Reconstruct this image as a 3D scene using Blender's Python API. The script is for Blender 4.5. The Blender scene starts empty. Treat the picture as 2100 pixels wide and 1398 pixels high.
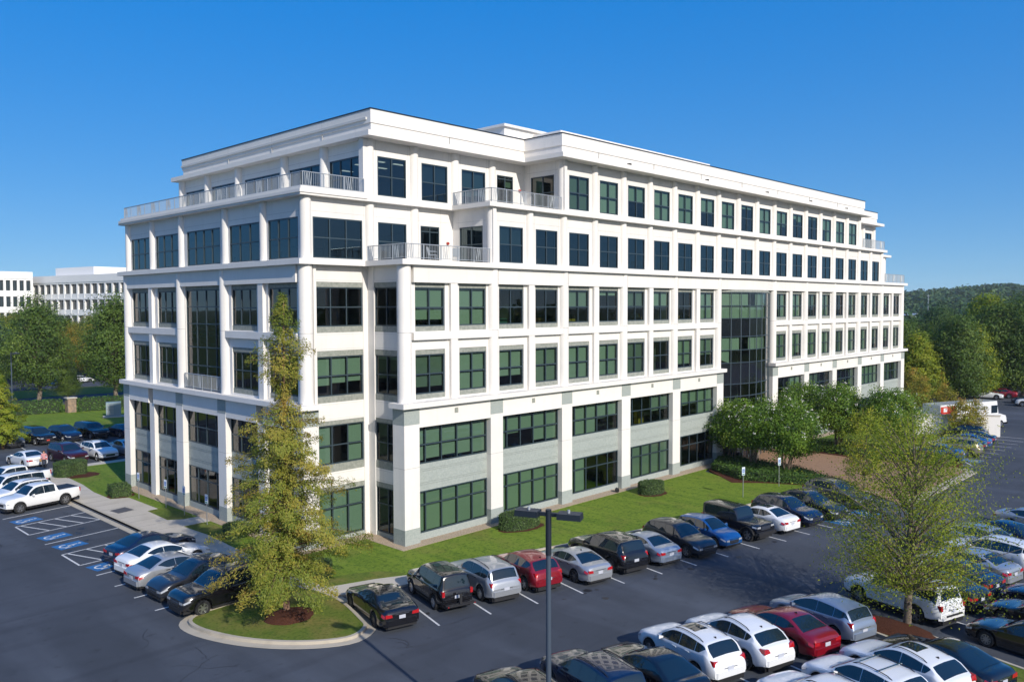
import bpy, bmesh, math, random
import numpy as np
from mathutils import Vector, Matrix

random.seed(7)
rng = np.random.default_rng(7)
scene = bpy.context.scene
COL = scene.collection

# ------------------------------------------------------------------ camera
CAM = (-31.201, -39.053, 14.621)
YAW, PITCH, ROLL = 0.80374, -0.04252, -0.00289
_f = Vector((math.sin(YAW)*math.cos(PITCH), math.cos(YAW)*math.cos(PITCH), math.sin(PITCH)))
_r = Vector((math.cos(YAW), -math.sin(YAW), 0)); _u = _r.cross(_f)
_r2 = _r*math.cos(ROLL)+_u*math.sin(ROLL); _u2 = -_r*math.sin(ROLL)+_u*math.cos(ROLL)
cam_data = bpy.data.cameras.new("camera"); cam = bpy.data.objects.new("camera", cam_data)
COL.objects.link(cam)
cam.matrix_world = Matrix(((_r2.x, _u2.x, -_f.x, CAM[0]), (_r2.y, _u2.y, -_f.y, CAM[1]), (_r2.z, _u2.z, -_f.z, CAM[2]), (0, 0, 0, 1)))
cam_data.sensor_width = 36.0; cam_data.lens = 36.0*1702.6/2100.0
cam_data.clip_start = 0.5; cam_data.clip_end = 6000
scene.camera = cam

# ------------------------------------------------------------------ sky and sun
SKY_LIFT, SKY_SAT, SKY_V = 0.10, 1.50, 4.1
SUN_EL = math.radians(29.0)
SUN_TO = Vector((0.215, 0.977, 0.0)).normalized()       # horizontal direction the light travels
world = bpy.data.worlds.new("World"); scene.world = world; world.use_nodes = True
wn = world.node_tree; bg = wn.nodes["Background"]
sky = wn.nodes.new("ShaderNodeTexSky"); sky.sky_type = 'NISHITA'; sky.sun_disc = False
sky.sun_elevation = SUN_EL
_s = -SUN_TO
sky.sun_rotation = math.atan2(_s.x, _s.y)
sky.air_density = 1.0; sky.dust_density = 1.2; sky.ozone_density = 2.0; sky.altitude = 100
# clear autumn air: the whitish band at the horizon is thinner and the blue deeper than the model's default
_N = wn.nodes.new; _L = wn.links.new
_tc = _N("ShaderNodeTexCoord"); _sx = _N("ShaderNodeSeparateXYZ"); _L(_tc.outputs["Generated"], _sx.inputs[0])
_ab = _N("ShaderNodeMath"); _ab.operation = 'MAXIMUM'; _L(_sx.outputs[2], _ab.inputs[0]); _ab.inputs[1].default_value = 0.0
_ma = _N("ShaderNodeMath"); _ma.operation = 'MULTIPLY_ADD'; _L(_ab.outputs[0], _ma.inputs[0]); _ma.inputs[1].default_value = 1.0; _ma.inputs[2].default_value = SKY_LIFT
_cx = _N("ShaderNodeCombineXYZ"); _L(_sx.outputs[0], _cx.inputs[0]); _L(_sx.outputs[1], _cx.inputs[1]); _L(_ma.outputs[0], _cx.inputs[2])
_nv = _N("ShaderNodeVectorMath"); _nv.operation = 'NORMALIZE'; _L(_cx.outputs[0], _nv.inputs[0]); _L(_nv.outputs[0], sky.inputs["Vector"])
_sh = _N("ShaderNodeSeparateColor"); _sh.mode = 'HSV'; _L(sky.outputs[0], _sh.inputs[0])
_ms = _N("ShaderNodeMath"); _ms.operation = 'MULTIPLY'; _ms.use_clamp = True; _L(_sh.outputs[1], _ms.inputs[0]); _ms.inputs[1].default_value = SKY_SAT
_pv = _N("ShaderNodeMath"); _pv.operation = 'POWER'; _L(_sh.outputs[2], _pv.inputs[0]); _pv.inputs[1].default_value = 0.30
_mv = _N("ShaderNodeMath"); _mv.operation = 'MULTIPLY'; _L(_pv.outputs[0], _mv.inputs[0]); _mv.inputs[1].default_value = SKY_V
_hh = _N("ShaderNodeMath"); _hh.operation = 'ADD'; _L(_sh.outputs[0], _hh.inputs[0]); _hh.inputs[1].default_value = 0.007
_ch = _N("ShaderNodeCombineColor"); _ch.mode = 'HSV'; _L(_hh.outputs[0], _ch.inputs[0]); _L(_ms.outputs[0], _ch.inputs[1]); _L(_mv.outputs[0], _ch.inputs[2])
_L(_ch.outputs[0], bg.inputs[0]); bg.inputs[1].default_value = 0.10
sun_d = bpy.data.lights.new("sun", 'SUN'); sun_d.energy = 4.1; sun_d.angle = math.radians(0.53); sun_d.color = (1.0, 0.945, 0.86)
sun = bpy.data.objects.new("sun", sun_d); COL.objects.link(sun)
_d = Vector((SUN_TO.x*math.cos(SUN_EL), SUN_TO.y*math.cos(SUN_EL), -math.sin(SUN_EL)))
sun.rotation_euler = _d.to_track_quat('-Z', 'Y').to_euler(); sun.location = (-40, -80, 80)
scene.view_settings.view_transform = 'Standard'; scene.view_settings.look = 'None'
scene.view_settings.exposure = 0.22; scene.view_settings.gamma = 1.0
try: scene.view_settings.use_curve_mapping = False
except Exception: pass
scene.render.engine = 'CYCLES'
scene.cycles.max_bounces = 8; scene.cycles.transparent_max_bounces = 10
scene.cycles.glossy_bounces = 4; scene.cycles.diffuse_bounces = 4
scene.cycles.caustics_reflective = False; scene.cycles.caustics_refractive = False

# ------------------------------------------------------------------ materials
MATS = {}
def mat(name, base, rough=0.6, metal=0.0, spec=0.5, noise=None, bump=None, coat=0.0, alpha=None):
    """noise: (scale, second colour, detail[, contrast lo, hi]); bump: (scale, strength)"""
    if name in MATS: return MATS[name]
    m = bpy.data.materials.new(name); m.use_nodes = True; nt = m.node_tree
    b = nt.nodes["Principled BSDF"]
    b.inputs["Base Color"].default_value = (*base, 1); b.inputs["Roughness"].default_value = rough
    b.inputs["Metallic"].default_value = metal; b.inputs["Specular IOR Level"].default_value = spec
    if coat: b.inputs["Coat Weight"].default_value = coat; b.inputs["Coat Roughness"].default_value = 0.03
    tc = None
    def coord():
        nonlocal tc
        if tc is None: tc = nt.nodes.new("ShaderNodeNewGeometry")
        return tc.outputs["Position"]
    if noise:
        n = nt.nodes.new("ShaderNodeTexNoise"); n.inputs["Scale"].default_value = noise[0]; n.inputs["Detail"].default_value = noise[2]
        nt.links.new(coord(), n.inputs["Vector"])
        r = nt.nodes.new("ShaderNodeValToRGB")
        lo, hi = (noise[3], noise[4]) if len(noise) > 4 else (0.35, 0.65)
        r.color_ramp.elements[0].position = lo; r.color_ramp.elements[1].position = hi
        r.color_ramp.elements[0].color = (*base, 1); r.color_ramp.elements[1].color = (*noise[1], 1)
        nt.links.new(n.outputs[0], r.inputs[0]); nt.links.new(r.outputs[0], b.inputs["Base Color"])
    if bump:
        n2 = nt.nodes.new("ShaderNodeTexNoise"); n2.inputs["Scale"].default_value = bump[0]; n2.inputs["Detail"].default_value = 6
        nt.links.new(coord(), n2.inputs["Vector"])
        bp = nt.nodes.new("ShaderNodeBump"); bp.inputs["Strength"].default_value = bump[1]; bp.inputs["Distance"].default_value = 0.05
        nt.links.new(n2.outputs[0], bp.inputs["Height"]); nt.links.new(bp.outputs[0], b.inputs["Normal"])
    MATS[name] = m
    return m

def mix_layers(name, base, layers, rough=0.8, bump=None):
    """base colour then several noise layers (scale, colour, lo, hi, detail, strength)"""
    m = bpy.data.materials.new(name); m.use_nodes = True; nt = m.node_tree; b = nt.nodes["Principled BSDF"]
    b.inputs["Roughness"].default_value = rough; b.inputs["Specular IOR Level"].default_value = 0.12
    g = nt.nodes.new("ShaderNodeNewGeometry")
    cur = nt.nodes.new("ShaderNodeRGB"); cur.outputs[0].default_value = (*base, 1); out = cur.outputs[0]
    for i, (sc, c, lo, hi, det, st) in enumerate(layers):
        n = nt.nodes.new("ShaderNodeTexNoise"); n.inputs["Detail"].default_value = det
        if isinstance(sc, tuple):
            mp = nt.nodes.new("ShaderNodeMapping"); mp.inputs["Scale"].default_value = sc[:3]; mp.inputs["Rotation"].default_value = (0, 0, sc[3] if len(sc) > 3 else 0)
            nt.links.new(g.outputs["Position"], mp.inputs["Vector"]); nt.links.new(mp.outputs[0], n.inputs["Vector"]); n.inputs["Scale"].default_value = 1.0
        else:
            nt.links.new(g.outputs["Position"], n.inputs["Vector"]); n.inputs["Scale"].default_value = sc
        r = nt.nodes.new("ShaderNodeMapRange"); r.inputs["From Min"].default_value = lo; r.inputs["From Max"].default_value = hi; r.inputs["To Max"].default_value = st
        nt.links.new(n.outputs[0], r.inputs["Value"])
        mx = nt.nodes.new("ShaderNodeMix"); mx.data_type = 'RGBA'
        nt.links.new(r.outputs[0], mx.inputs[0]); nt.links.new(out, mx.inputs[6]); mx.inputs[7].default_value = (*c, 1)
        out = mx.outputs[2]
    nt.links.new(out, b.inputs["Base Color"])
    if bump:
        n2 = nt.nodes.new("ShaderNodeTexNoise"); n2.inputs["Scale"].default_value = bump[0]; n2.inputs["Detail"].default_value = 4
        nt.links.new(g.outputs["Position"], n2.inputs["Vector"])
        bp = nt.nodes.new("ShaderNodeBump"); bp.inputs["Strength"].default_value = bump[1]; bp.inputs["Distance"].default_value = 0.05
        nt.links.new(n2.outputs[0], bp.inputs["Height"]); nt.links.new(bp.outputs[0], b.inputs["Normal"])
    MATS[name] = m
    return m

def glass_mat(name, tint, ior=1.75, refl=(1, 1, 1)):
    m = bpy.data.materials.new(name); m.use_nodes = True; nt = m.node_tree
    nt.nodes.remove(nt.nodes["Principled BSDF"]); out = nt.nodes["Material Output"]
    tr = nt.nodes.new("ShaderNodeBsdfTransparent"); tr.inputs[0].default_value = (*tint, 1)
    gl = nt.nodes.new("ShaderNodeBsdfGlossy"); gl.inputs["Roughness"].default_value = 0.0; gl.inputs[0].default_value = (*refl, 1)
    # gentle waviness of float glass
    g = nt.nodes.new("ShaderNodeNewGeometry"); n = nt.nodes.new("ShaderNodeTexNoise"); n.inputs["Scale"].default_value = 0.9; n.inputs["Detail"].default_value = 1
    nt.links.new(g.outputs["Position"], n.inputs["Vector"]); bp = nt.nodes.new("ShaderNodeBump"); bp.inputs["Strength"].default_value = 0.03; bp.inputs["Distance"].default_value = 0.05
    nt.links.new(n.outputs[0], bp.inputs["Height"]); nt.links.new(bp.outputs[0], gl.inputs["Normal"])
    fr = nt.nodes.new("ShaderNodeFresnel"); fr.inputs[0].default_value = ior
    mx = nt.nodes.new("ShaderNodeMixShader")
    nt.links.new(fr.outputs[0], mx.inputs[0]); nt.links.new(tr.outputs[0], mx.inputs[1]); nt.links.new(gl.outputs[0], mx.inputs[2]); nt.links.new(mx.outputs[0], out.inputs[0])
    MATS[name] = m
    return m

def leaf_mat(name, cols, trans=0.35):
    """foliage: colour varies leaf by leaf through a per-face attribute; part of the light passes through"""
    m = bpy.data.materials.new(name); m.use_nodes = True; nt = m.node_tree
    b = nt.nodes["Principled BSDF"]; b.inputs["Roughness"].default_value = 0.55; b.inputs["Specular IOR Level"].default_value = 0.25
    at = nt.nodes.new("ShaderNodeAttribute"); at.attribute_name = "tone"
    r = nt.nodes.new("ShaderNodeValToRGB")
    while len(r.color_ramp.elements) < len(cols): r.color_ramp.elements.new(0.5)
    for i, c in enumerate(cols):
        r.color_ramp.elements[i].position = i/(len(cols)-1); r.color_ramp.elements[i].color = (*c, 1)
    nt.links.new(at.outputs["Fac"], r.inputs[0]); nt.links.new(r.outputs[0], b.inputs["Base Color"])
    t = nt.nodes.new("ShaderNodeBsdfTranslucent"); nt.links.new(r.outputs[0], t.inputs[0])
    mx = nt.nodes.new("ShaderNodeMixShader"); mx.inputs[0].default_value = trans
    nt.links.new(b.outputs[0], mx.inputs[1]); nt.links.new(t.outputs[0], mx.inputs[2]); nt.links.new(mx.outputs[0], nt.nodes["Material Output"].inputs[0])
    MATS[name] = m
    return m

def precast(name, base, dark, streak):
    m = mix_layers(name, base, [(0.6, dark, 0.42, 0.7, 5, 0.55), ((3.2, 3.2, 0.22), streak, 0.56, 0.80, 5, 0.30), (5.0, dark, 0.5, 0.75, 6, 0.35)], 0.8, (40, 0.06))
    nt = m.node_tree; b = nt.nodes["Principled BSDF"]; l = b.inputs["Base Color"].links[0]; src = l.from_socket
    oi = nt.nodes.new("ShaderNodeObjectInfo"); mr = nt.nodes.new("ShaderNodeMapRange"); mr.inputs["To Min"].default_value = 0.935; mr.inputs["To Max"].default_value = 1.0
    nt.links.new(oi.outputs["Random"], mr.inputs["Value"]); vm = nt.nodes.new("ShaderNodeVectorMath"); vm.operation = 'SCALE'
    nt.links.new(src, vm.inputs[0]); nt.links.new(mr.outputs[0], vm.inputs["Scale"]); nt.links.new(vm.outputs[0], b.inputs["Base Color"]); b.inputs["Specular IOR Level"].default_value = 0.2
    return m
M_WHITE = precast("white_precast", (0.765, 0.735, 0.69), (0.70, 0.67, 0.625), (0.56, 0.535, 0.49))
M_GREYSTONE = mat("grey_precast", (0.29, 0.325, 0.305), 0.8, noise=(9.0, (0.37, 0.40, 0.375), 8, 0.3, 0.7), bump=(60, 0.25), spec=0.2)
M_GREYTRIM = mat("grey_green_trim", (0.22, 0.235, 0.205), 0.8, noise=(6.0, (0.30, 0.31, 0.275), 8), spec=0.2)
M_JOINT = mat("joint_grey", (0.36, 0.35, 0.33), 0.9)
M_FRAME = mat("window_frame_bluegrey", (0.045, 0.07, 0.085), 0.45, metal=0.3)
M_GLASS = glass_mat("tinted_glass", (0.35, 0.465, 0.39), 1.6)
M_GLASSB = glass_mat("tinted_glass_sky_reflection", (0.16, 0.23, 0.26), 1.8, (0.72, 0.92, 1.0))  # sky reflection put into the colour: bluer gloss, darker tint
M_SPANDREL = mat("dark_spandrel_glass", (0.008, 0.010, 0.014), 0.06, spec=0.8)
M_BLINDS = [mat("roller_blind", (0.74, 0.76, 0.72), 0.9), mat("roller_blind_grey", (0.55, 0.57, 0.54), 0.9), mat("roller_blind_dark", (0.36, 0.38, 0.36), 0.9), mat("roller_blind_cream", (0.66, 0.70, 0.62), 0.9)]; M_BLIND = M_BLINDS[0]
M_INTER = mat("interior_wall", (0.30, 0.29, 0.27), 0.9)
M_SLAB = mat("interior_floor", (0.16, 0.15, 0.14), 0.9)
M_CEIL = mat("interior_ceiling", (0.34, 0.34, 0.33), 0.9)
M_ROOF = mat("roof_membrane", (0.55, 0.55, 0.53), 0.9)
M_COPING = mat("coping_dark_metal", (0.035, 0.05, 0.07), 0.4, metal=0.6)
M_RAIL = mat("railing_grey_paint", (0.42, 0.45, 0.47), 0.45, metal=0.4)
M_DARK = mat("black_rubber", (0.012, 0.012, 0.013), 0.7)
M_BEIGE = mat("beige_stone", (0.52, 0.42, 0.30), 0.7, noise=(3, (0.46, 0.36, 0.25), 5))

# ------------------------------------------------------------------ mesh helpers
class MB:
    def __init__(s): s.v = []; s.f = []
    def poly(s, pts):
        i = len(s.v); s.v += [tuple(p) for p in pts]; s.f.append(tuple(range(i, i+len(pts))))
        return s
    def hexa(s, c):
        i = len(s.v); s.v += [tuple(p) for p in c]
        s.f += [(i, i+3, i+2, i+1), (i+4, i+5, i+6, i+7), (i, i+1, i+5, i+4), (i+1, i+2, i+6, i+5), (i+2, i+3, i+7, i+6), (i+3, i, i+4, i+7)]
        return s
    def box(s, x0, x1, y0, y1, z0, z1):
        return s.hexa([(x0, y0, z0), (x1, y0, z0), (x1, y1, z0), (x0, y1, z0), (x0, y0, z1), (x1, y0, z1), (x1, y1, z1), (x0, y1, z1)])
    def fbox(s, F, u0, u1, d0, d1, z0, z1):
        P = lambda u, d, z: (F[0]+F[2]*u+F[4]*d, F[1]+F[3]*u+F[5]*d, z)
        return s.hexa([P(u0, d0, z0), P(u1, d0, z0), P(u1, d1, z0), P(u0, d1, z0), P(u0, d0, z1), P(u1, d0, z1), P(u1, d1, z1), P(u0, d1, z1)])
    def prism(s, pts, z0, z1):
        n = len(pts); i = len(s.v)
        s.v += [(p[0], p[1], z0) for p in pts]+[(p[0], p[1], z1) for p in pts]
        s.f.append(tuple(range(i+n-1, i-1, -1))); s.f.append(tuple(range(i+n, i+2*n)))
        for k in range(n): s.f.append((i+k, i+(k+1) % n, i+n+(k+1) % n, i+n+k))
        return s
    def ring(s, outer, inner, z0, z1):
        n = len(outer); i = len(s.v)
        for z in (z0, z1):
            s.v += [(p[0], p[1], z) for p in outer]+[(p[0], p[1], z) for p in inner]
        for k in range(n):
            k2 = (k+1) % n
            s.f += [(i+k, i+k2, i+n+k2, i+n+k), (i+2*n+k, i+2*n+k2, i+3*n+k2, i+3*n+k), (i+k, i+k2, i+2*n+k2, i+2*n+k), (i+n+k, i+n+k2, i+3*n+k2, i+3*n+k)]
        return s
    def cyl(s, cx, cy, r, z0, z1, n=20, r1=None):
        r1 = r if r1 is None else r1; i = len(s.v)
        for k in range(n):
            a = 2*math.pi*k/n; s.v.append((cx+r*math.cos(a), cy+r*math.sin(a), z0))
        for k in range(n):
            a = 2*math.pi*k/n; s.v.append((cx+r1*math.cos(a), cy+r1*math.sin(a), z1))
        for k in range(n): s.f.append((i+k, i+(k+1) % n, i+n+(k+1) % n, i+n+k))
        s.f.append(tuple(range(i+n-1, i-1, -1))); s.f.append(tuple(range(i+n, i+2*n)))
        return s
    def tube(s, p, q, r0, r1=None, n=6, cap=True):
        r1 = r0 if r1 is None else r1
        p = Vector(p); q = Vector(q); d = (q-p)
        if d.length < 1e-6: return s
        d.normalize(); a = Vector((0, 0, 1)) if abs(d.z) < 0.9 else Vector((1, 0, 0))
        e1 = d.cross(a).normalized(); e2 = d.cross(e1); i = len(s.v)
        for c, r in ((p, r0), (q, r1)):
            for k in range(n):
                t = 2*math.pi*k/n; s.v.append(tuple(c+e1*(r*math.cos(t))+e2*(r*math.sin(t))))
        for k in range(n): s.f.append((i+k, i+(k+1) % n, i+n+(k+1) % n, i+n+k))
        if cap: s.f.append(tuple(range(i+n-1, i-1, -1))); s.f.append(tuple(range(i+n, i+2*n)))
        return s
    def path(s, pts, r, n=6):
        for a, b in zip(pts, pts[1:]): s.tube(a, b, r, r, n)
        return s
    def mesh(s, name, m=None, smooth=None):
        me = bpy.data.meshes.new(name); me.from_pydata(s.v, [], s.f); me.update()
        if m is not None: me.materials.append(m)
        if smooth is not None:
            me.polygons.foreach_set("use_smooth", [True]*len(me.polygons)); me.set_sharp_from_angle(angle=math.radians(smooth))
        return me
    def build(s, name, m, parent=None, smooth=None):
        return link(name, s.mesh(name, m, smooth), parent)

def link(name, data, parent=None, loc=None, rotz=None, scale=None):
    o = bpy.data.objects.new(name, data); COL.objects.link(o)
    if parent is not None: o.parent = parent
    if loc is not None: o.location = loc
    if rotz is not None: o.rotation_euler = (0, 0, rotz)
    if scale is not None: o.scale = scale if hasattr(scale, '__len__') else (scale,)*3
    return o
def tag(o, label=None, cat=None, group=None, kind=None):
    if label: o["label"] = label
    if cat: o["category"] = cat
    if group: o["group"] = group
    if kind: o["kind"] = kind
    return o
def thing(name, label, cat, loc=(0, 0, 0), rotz=0.0, group=None):
    o = bpy.data.objects.new(name, None); COL.objects.link(o); o.location = loc; o.rotation_euler = (0, 0, rotz)
    o.empty_display_size = 0.5
    return tag(o, label, cat, group)
def struct(name, mb, m, smooth=None, label=None):
    return tag(mb.build(name, m, None, smooth), label, None, None, "structure")
def copy_tree(o, parent=None):
    c = o.copy(); COL.objects.link(c)
    if parent is not None: c.parent = parent
    for ch in list(o.children): copy_tree(ch, c)
    return c
# ------------------------------------------------------------------ the office building
W = 7.263; HW = W/2; AX1 = 11.5*W+1.15            # bay, half bay, right end of the front
YB = 3.7; XL = -4.68; YL1 = 30.4; XR = AX1-XL; YBK = YL1+YB
bld = thing("office_building", "white six-storey office building with stepped upper corners and tinted windows", "building")
FA = (0, 0, 1, 0, 0, -1); FB = (0, YB, 1, 0, 0, -1); FL = (XL, 0, 0, 1, -1, 0)
def FRET(x): return (x, 0, 0, 1, -1, 0)
PANES = MB(); PANES_B = MB()
brnd = random.Random(11)

def P3(F, u, d, z): return (F[0]+F[2]*u+F[4]*d, F[1]+F[3]*u+F[5]*d, z)
def window(F, u0, u1, z0, z1, cols, zs=(), d=-0.45, drops=None, indiv=False, blue=False, fw=0.075, name="window"):
    """cols: relative widths of the pane columns; zs: transom heights; drops: how far each column's blind hangs (0..1)"""
    if isinstance(cols, int): cols = [1]*cols
    tot = sum(cols); us = [u0]
    for c in cols: us.append(us[-1]+(u1-u0)*c/tot)
    zz = [z0]+list(zs)+[z1]
    m = MB(); h = fw/2
    m.fbox(F, u0, u0+fw, d-0.06, d+0.06, z0, z1); m.fbox(F, u1-fw, u1, d-0.06, d+0.06, z0, z1)
    m.fbox(F, u0+fw, u1-fw, d-0.058, d+0.058, z0, z0+fw); m.fbox(F, u0+fw, u1-fw, d-0.058, d+0.058, z1-fw, z1)
    for u in us[1:-1]: m.fbox(F, u-h, u+h, d-0.055, d+0.055, z0+fw, z1-fw)
    for z in zs: m.fbox(F, u0+fw, u1-fw, d-0.05, d+0.05, z-h, z+h)
    fr = m.build(name, M_FRAME, bld)
    for i in range(len(cols)):
        for j in range(len(zz)-1):
            q = [P3(F, us[i], d, zz[j]), P3(F, us[i+1], d, zz[j]), P3(F, us[i+1], d, zz[j+1]), P3(F, us[i], d, zz[j+1])]
            if F[2]*F[5]-F[3]*F[4] > 0: q.reverse()
            if indiv: MB().poly(q).build("pane", M_GLASSB if blue else M_GLASS, fr)
            else: (PANES_B if blue else PANES).poly(q)
    if drops is not None:
        b = MB()
        for i, dr in enumerate(drops):
            if dr <= 0.02: continue
            zt = z1-0.03; zb = zt-(z1-z0-0.1)*dr
            b.poly([P3(F, us[i]+0.03, d-0.15, zb), P3(F, us[i+1]-0.03, d-0.15, zb), P3(F, us[i+1]-0.03, d-0.15, zt), P3(F, us[i]+0.03, d-0.15, zt)])
        if b.f: b.build("roller_blind", brnd.choice(M_BLINDS+M_BLINDS[:1]), fr)
    return fr
def wall_hole(F, u0, u1, z0, z1, hu0, hu1, hz0, hz1, d0=-0.65, d1=-0.35, name="wall_panel", m=None):
    w = MB()
    if hu0 > u0: w.fbox(F, u0, hu0, d0, d1, z0, z1)
    if hu1 < u1: w.fbox(F, hu1, u1, d0, d1, z0, z1)
    if hz0 > z0: w.fbox(F, hu0, hu1, d0, d1-0.001, z0, hz0)
    if hz1 < z1: w.fbox(F, hu0, hu1, d0, d1-0.001, hz1, z1)
    return w.build(name, m or M_WHITE, bld)
def part(name, m, *boxes, parent=None):
    w = MB()
    for b in boxes: w.fbox(*b)
    return w.build(name, m, parent or bld)
def column(F, u, d, r, z0, z1, joints=()):
    c = P3(F, u, d, 0); o = MB().cyl(c[0], c[1], r, z0, z1, 28).build("column", M_WHITE, bld, 40)
    for z in joints: MB().cyl(c[0], c[1], r+0.003, z-0.012, z+0.012, 28).build("joint", M_JOINT, o)
    return o

# ---- two lower storeys, front: piers, plinths, glazing and grey bands
def pier(F, u0, u1, depth=0.75, base=True):
    o = part("pier", M_WHITE, (F, u0, u1, -depth, 0, 1.07, 7.43))
    part("pier_base", M_GREYSTONE, (F, u0-0.012, u1+0.012, -depth, 0.012, 0.0, 1.07), parent=o)
    part("pier_capital", M_GREYSTONE, (F, u0-0.008, u1+0.008, -depth, 0.008, 7.43, 8.45), parent=o)
    part("joint", M_JOINT, (F, u0-0.002, u1+0.002, -depth+0.01, 0.002, 4.77, 4.79), parent=o)
    return o
def low_bay(F, u0, u1, cols, indiv, drops1, drops2, vent=True, d=-0.45, sill=0.55):
    part("plinth", M_GREYSTONE, (F, u0, u1, -0.7, -0.36, 0, sill))
    window(F, u0, u1, sill, 3.16, cols, (2.29,), d, drops1, indiv)
    sp = part("spandrel_band", M_GREYSTONE, (F, u0, u1, -0.7, -0.40, 3.16, 3.52), (F, u0, u1, -0.7, -0.40, 3.56, 3.64), (F, u0, u1, -0.7, -0.40, 3.68, 4.36), (F, u0, u1, -0.7, -0.40, 4.40, 4.47), (F, u0, u1, -0.7, -0.40, 4.51, 4.86), (F, u0, u1, -0.7, -0.43, 3.5, 4.6))
    window(F, u0, u1, 4.86, 7.2, cols, (6.04,), d, drops2, indiv)
    fa = part("fascia_panel", M_WHITE, (F, u0, u1, -0.5, -0.012, 7.2, 8.45))
    if vent:
        c = (u0+u1)/2; part("vent", M_GREYTRIM, (F, c-0.15, c+0.15, -0.03, 0.004, 7.84, 8.16), parent=fa)
pk = [0, 1, 2, 3, 4, 5, 6.5, 7.5, 8.5, 9.5, 10.5, 11.5]
for k in pk: pier(FA, k*W-(0.03 if k == 0 else 0), k*W+1.15, 1.1 if k in (0, 11.5) else 0.75)
def dr(n, full, part_p, lo=0.5):
    """random blind drops: mostly full, some part way, some up"""
    out = []; cur = None
    for i in range(n):
        if cur is None or brnd.random() < 0.45:
            x = brnd.random(); cur = 1.0 if x < full else (brnd.uniform(lo, 0.9) if x < full+part_p else 0.0)
        out.append(cur)
    return out
fixed2 = {0: [0.95, 0.92, 0.9, 0.93, 0.97], 1: [1, 0.6, 0.55, 0.93, 0.96], 2: [0, 1, 1, 0.58, 0.55], 3: [1, 0, 0, 0.62, 0.6], 4: [1, 0.6, 0.58, 1, 1]}
fixed1 = {0: [1, 1, 1, 1, 1], 1: [1, 1, 1, 1, 1], 2: [1, 1, 0, 0, 0.0], 3: [1, 1, 1, 1, 1], 4: [1, 0, 0, 0, 0]}
for i in range(len(pk)-1):
    if pk[i] == 5: continue
    u0, u1 = pk[i]*W+1.15, pk[i+1]*W
    near = i < 5
    low_bay(FA, u0, u1, [0.72, 1.2, 1.2, 1.2, 1.2], near, fixed1[i] if near else dr(5, 0.7, 0.2), fixed2[i] if near else dr(5, 0.6, 0.3))

# ---- third and fourth storeys, front
F34W = dict(s1=8.87, g1=9.18, t1=10.41, h1=11.62, e1=11.92, s2=13.05, g2=13.36, t2=14.52, h2=15.76, e2=16.05)
def mid_window(F, uc, ww, cols, drops3, drops4, indiv, wall=None):
    q = F34W; a, b = uc-ww/2, uc+ww/2
    for (s, g, t, h, e, dd) in ((q['s1'], q['g1'], q['t1'], q['h1'], q['e1'], drops3), (q['s2'], q['g2'], q['t2'], q['h2'], q['e2'], drops4)):
        part("window_sill_panel", M_GREYTRIM, (F, a, b, -0.62, -0.40, s, g)); part("window_head_panel", M_GREYTRIM, (F, a, b, -0.62, -0.40, h, e))
        window(F, a, b, g, h, cols, (t,), -0.50, dd, indiv)
    if wall:
        wall_hole(F, wall[0], wall[1], 8.75, 12.75, a, b, q['s1'], q['e1'])
        wall_hole(F, wall[0], wall[1], 12.75, 17.1, a, b, q['s2'], q['e2'])
def mid_trim(F, ua, ub, um, colr=0.43):
    part("ledge_band", M_WHITE, (F, ua+0.3, ub-0.3, -0.36, -0.10, 12.54, 13.0))
    part("spandrel_panel", M_WHITE, (F, ua+0.3, ub-0.3, -0.36, -0.08, 16.05, 17.1))
    if um is not None:
        part("pilaster", M_WHITE, (F, um-0.29, um+0.29, -0.36, -0.12, 8.75, 12.54), (F, um-0.29, um+0.29, -0.36, -0.12, 13.0, 16.05))
CX = lambda k: k*HW+0.56
big = [0, 2, 4, 6, 8, 10, 13, 15, 17, 19, 21, 23]
for k in big: column(FA, CX(k)-(0.18 if k == 0 else 0.0), -0.42, 0.43, 8.75, 17.1, (13.0,))
n34 = 0
d4 = [[0.85, 0.85], [1, 1], [0, 0], [0, 0], [0.52, 0.52], [0.15, 0.15], [0.5, 0.5], [0.5, 0.5], [0, 0], [1, 1]]
d3 = [[0.85, 0.85], [1, 1], [0.75, 0.75], [1, 1], [1, 1], [1, 1], [1, 1], [0, 0], [0.9, 0.9], [0.62, 0.62]]
for a, b in zip(big, big[1:]):
    if a == 10: continue
    ua, ub = CX(a), CX(b); um = (ua+ub)/2
    mid_trim(FA, ua, ub, um)
    for uc, w0, w1 in (((ua+um)/2, ua, um), ((um+ub)/2, um, ub)):
        near = n34 < 10
        x3 = d3[n34] if near else dr(2, 0.6, 0.3); x4 = d4[n34] if near else dr(2, 0.5, 0.3)
        mid_window(FA, uc, 2.42, 2, x3, x4, near, (w0, w1)); n34 += 1

# ---- fifth and sixth storeys
def top_bay(F, ua, ub, z0, z1, g0, t, g1, ww, cols, drops, indiv, off=0.0, blue=True):
    uc = (ua+ub)/2+off
    w = wall_hole(F, ua, ub, z0, z1, uc-ww/2, uc+ww/2, g0, g1)
    zj = g1+0.33
    part("joint", M_JOINT, (F, ua+0.35, ub-0.35, -0.36, -0.3485, zj, zj+0.014), parent=w)
    part("joint", M_JOINT, (F, uc-ww/2-0.13, uc-ww/2-0.118, -0.36, -0.3485, z0, z1), parent=w)
    part("joint", M_JOINT, (F, uc+ww/2+0.118, uc+ww/2+0.13, -0.36, -0.3485, z0, z1), parent=w)
    window(F, uc-ww/2, uc+ww/2, g0, g1, cols, (t,), -0.42, drops, indiv, blue)
Z5 = (17.42, 21.15, 17.52, 18.75, 19.97); Z6 = (21.45, 25.12, 21.66, 22.9, 24.15)
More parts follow.
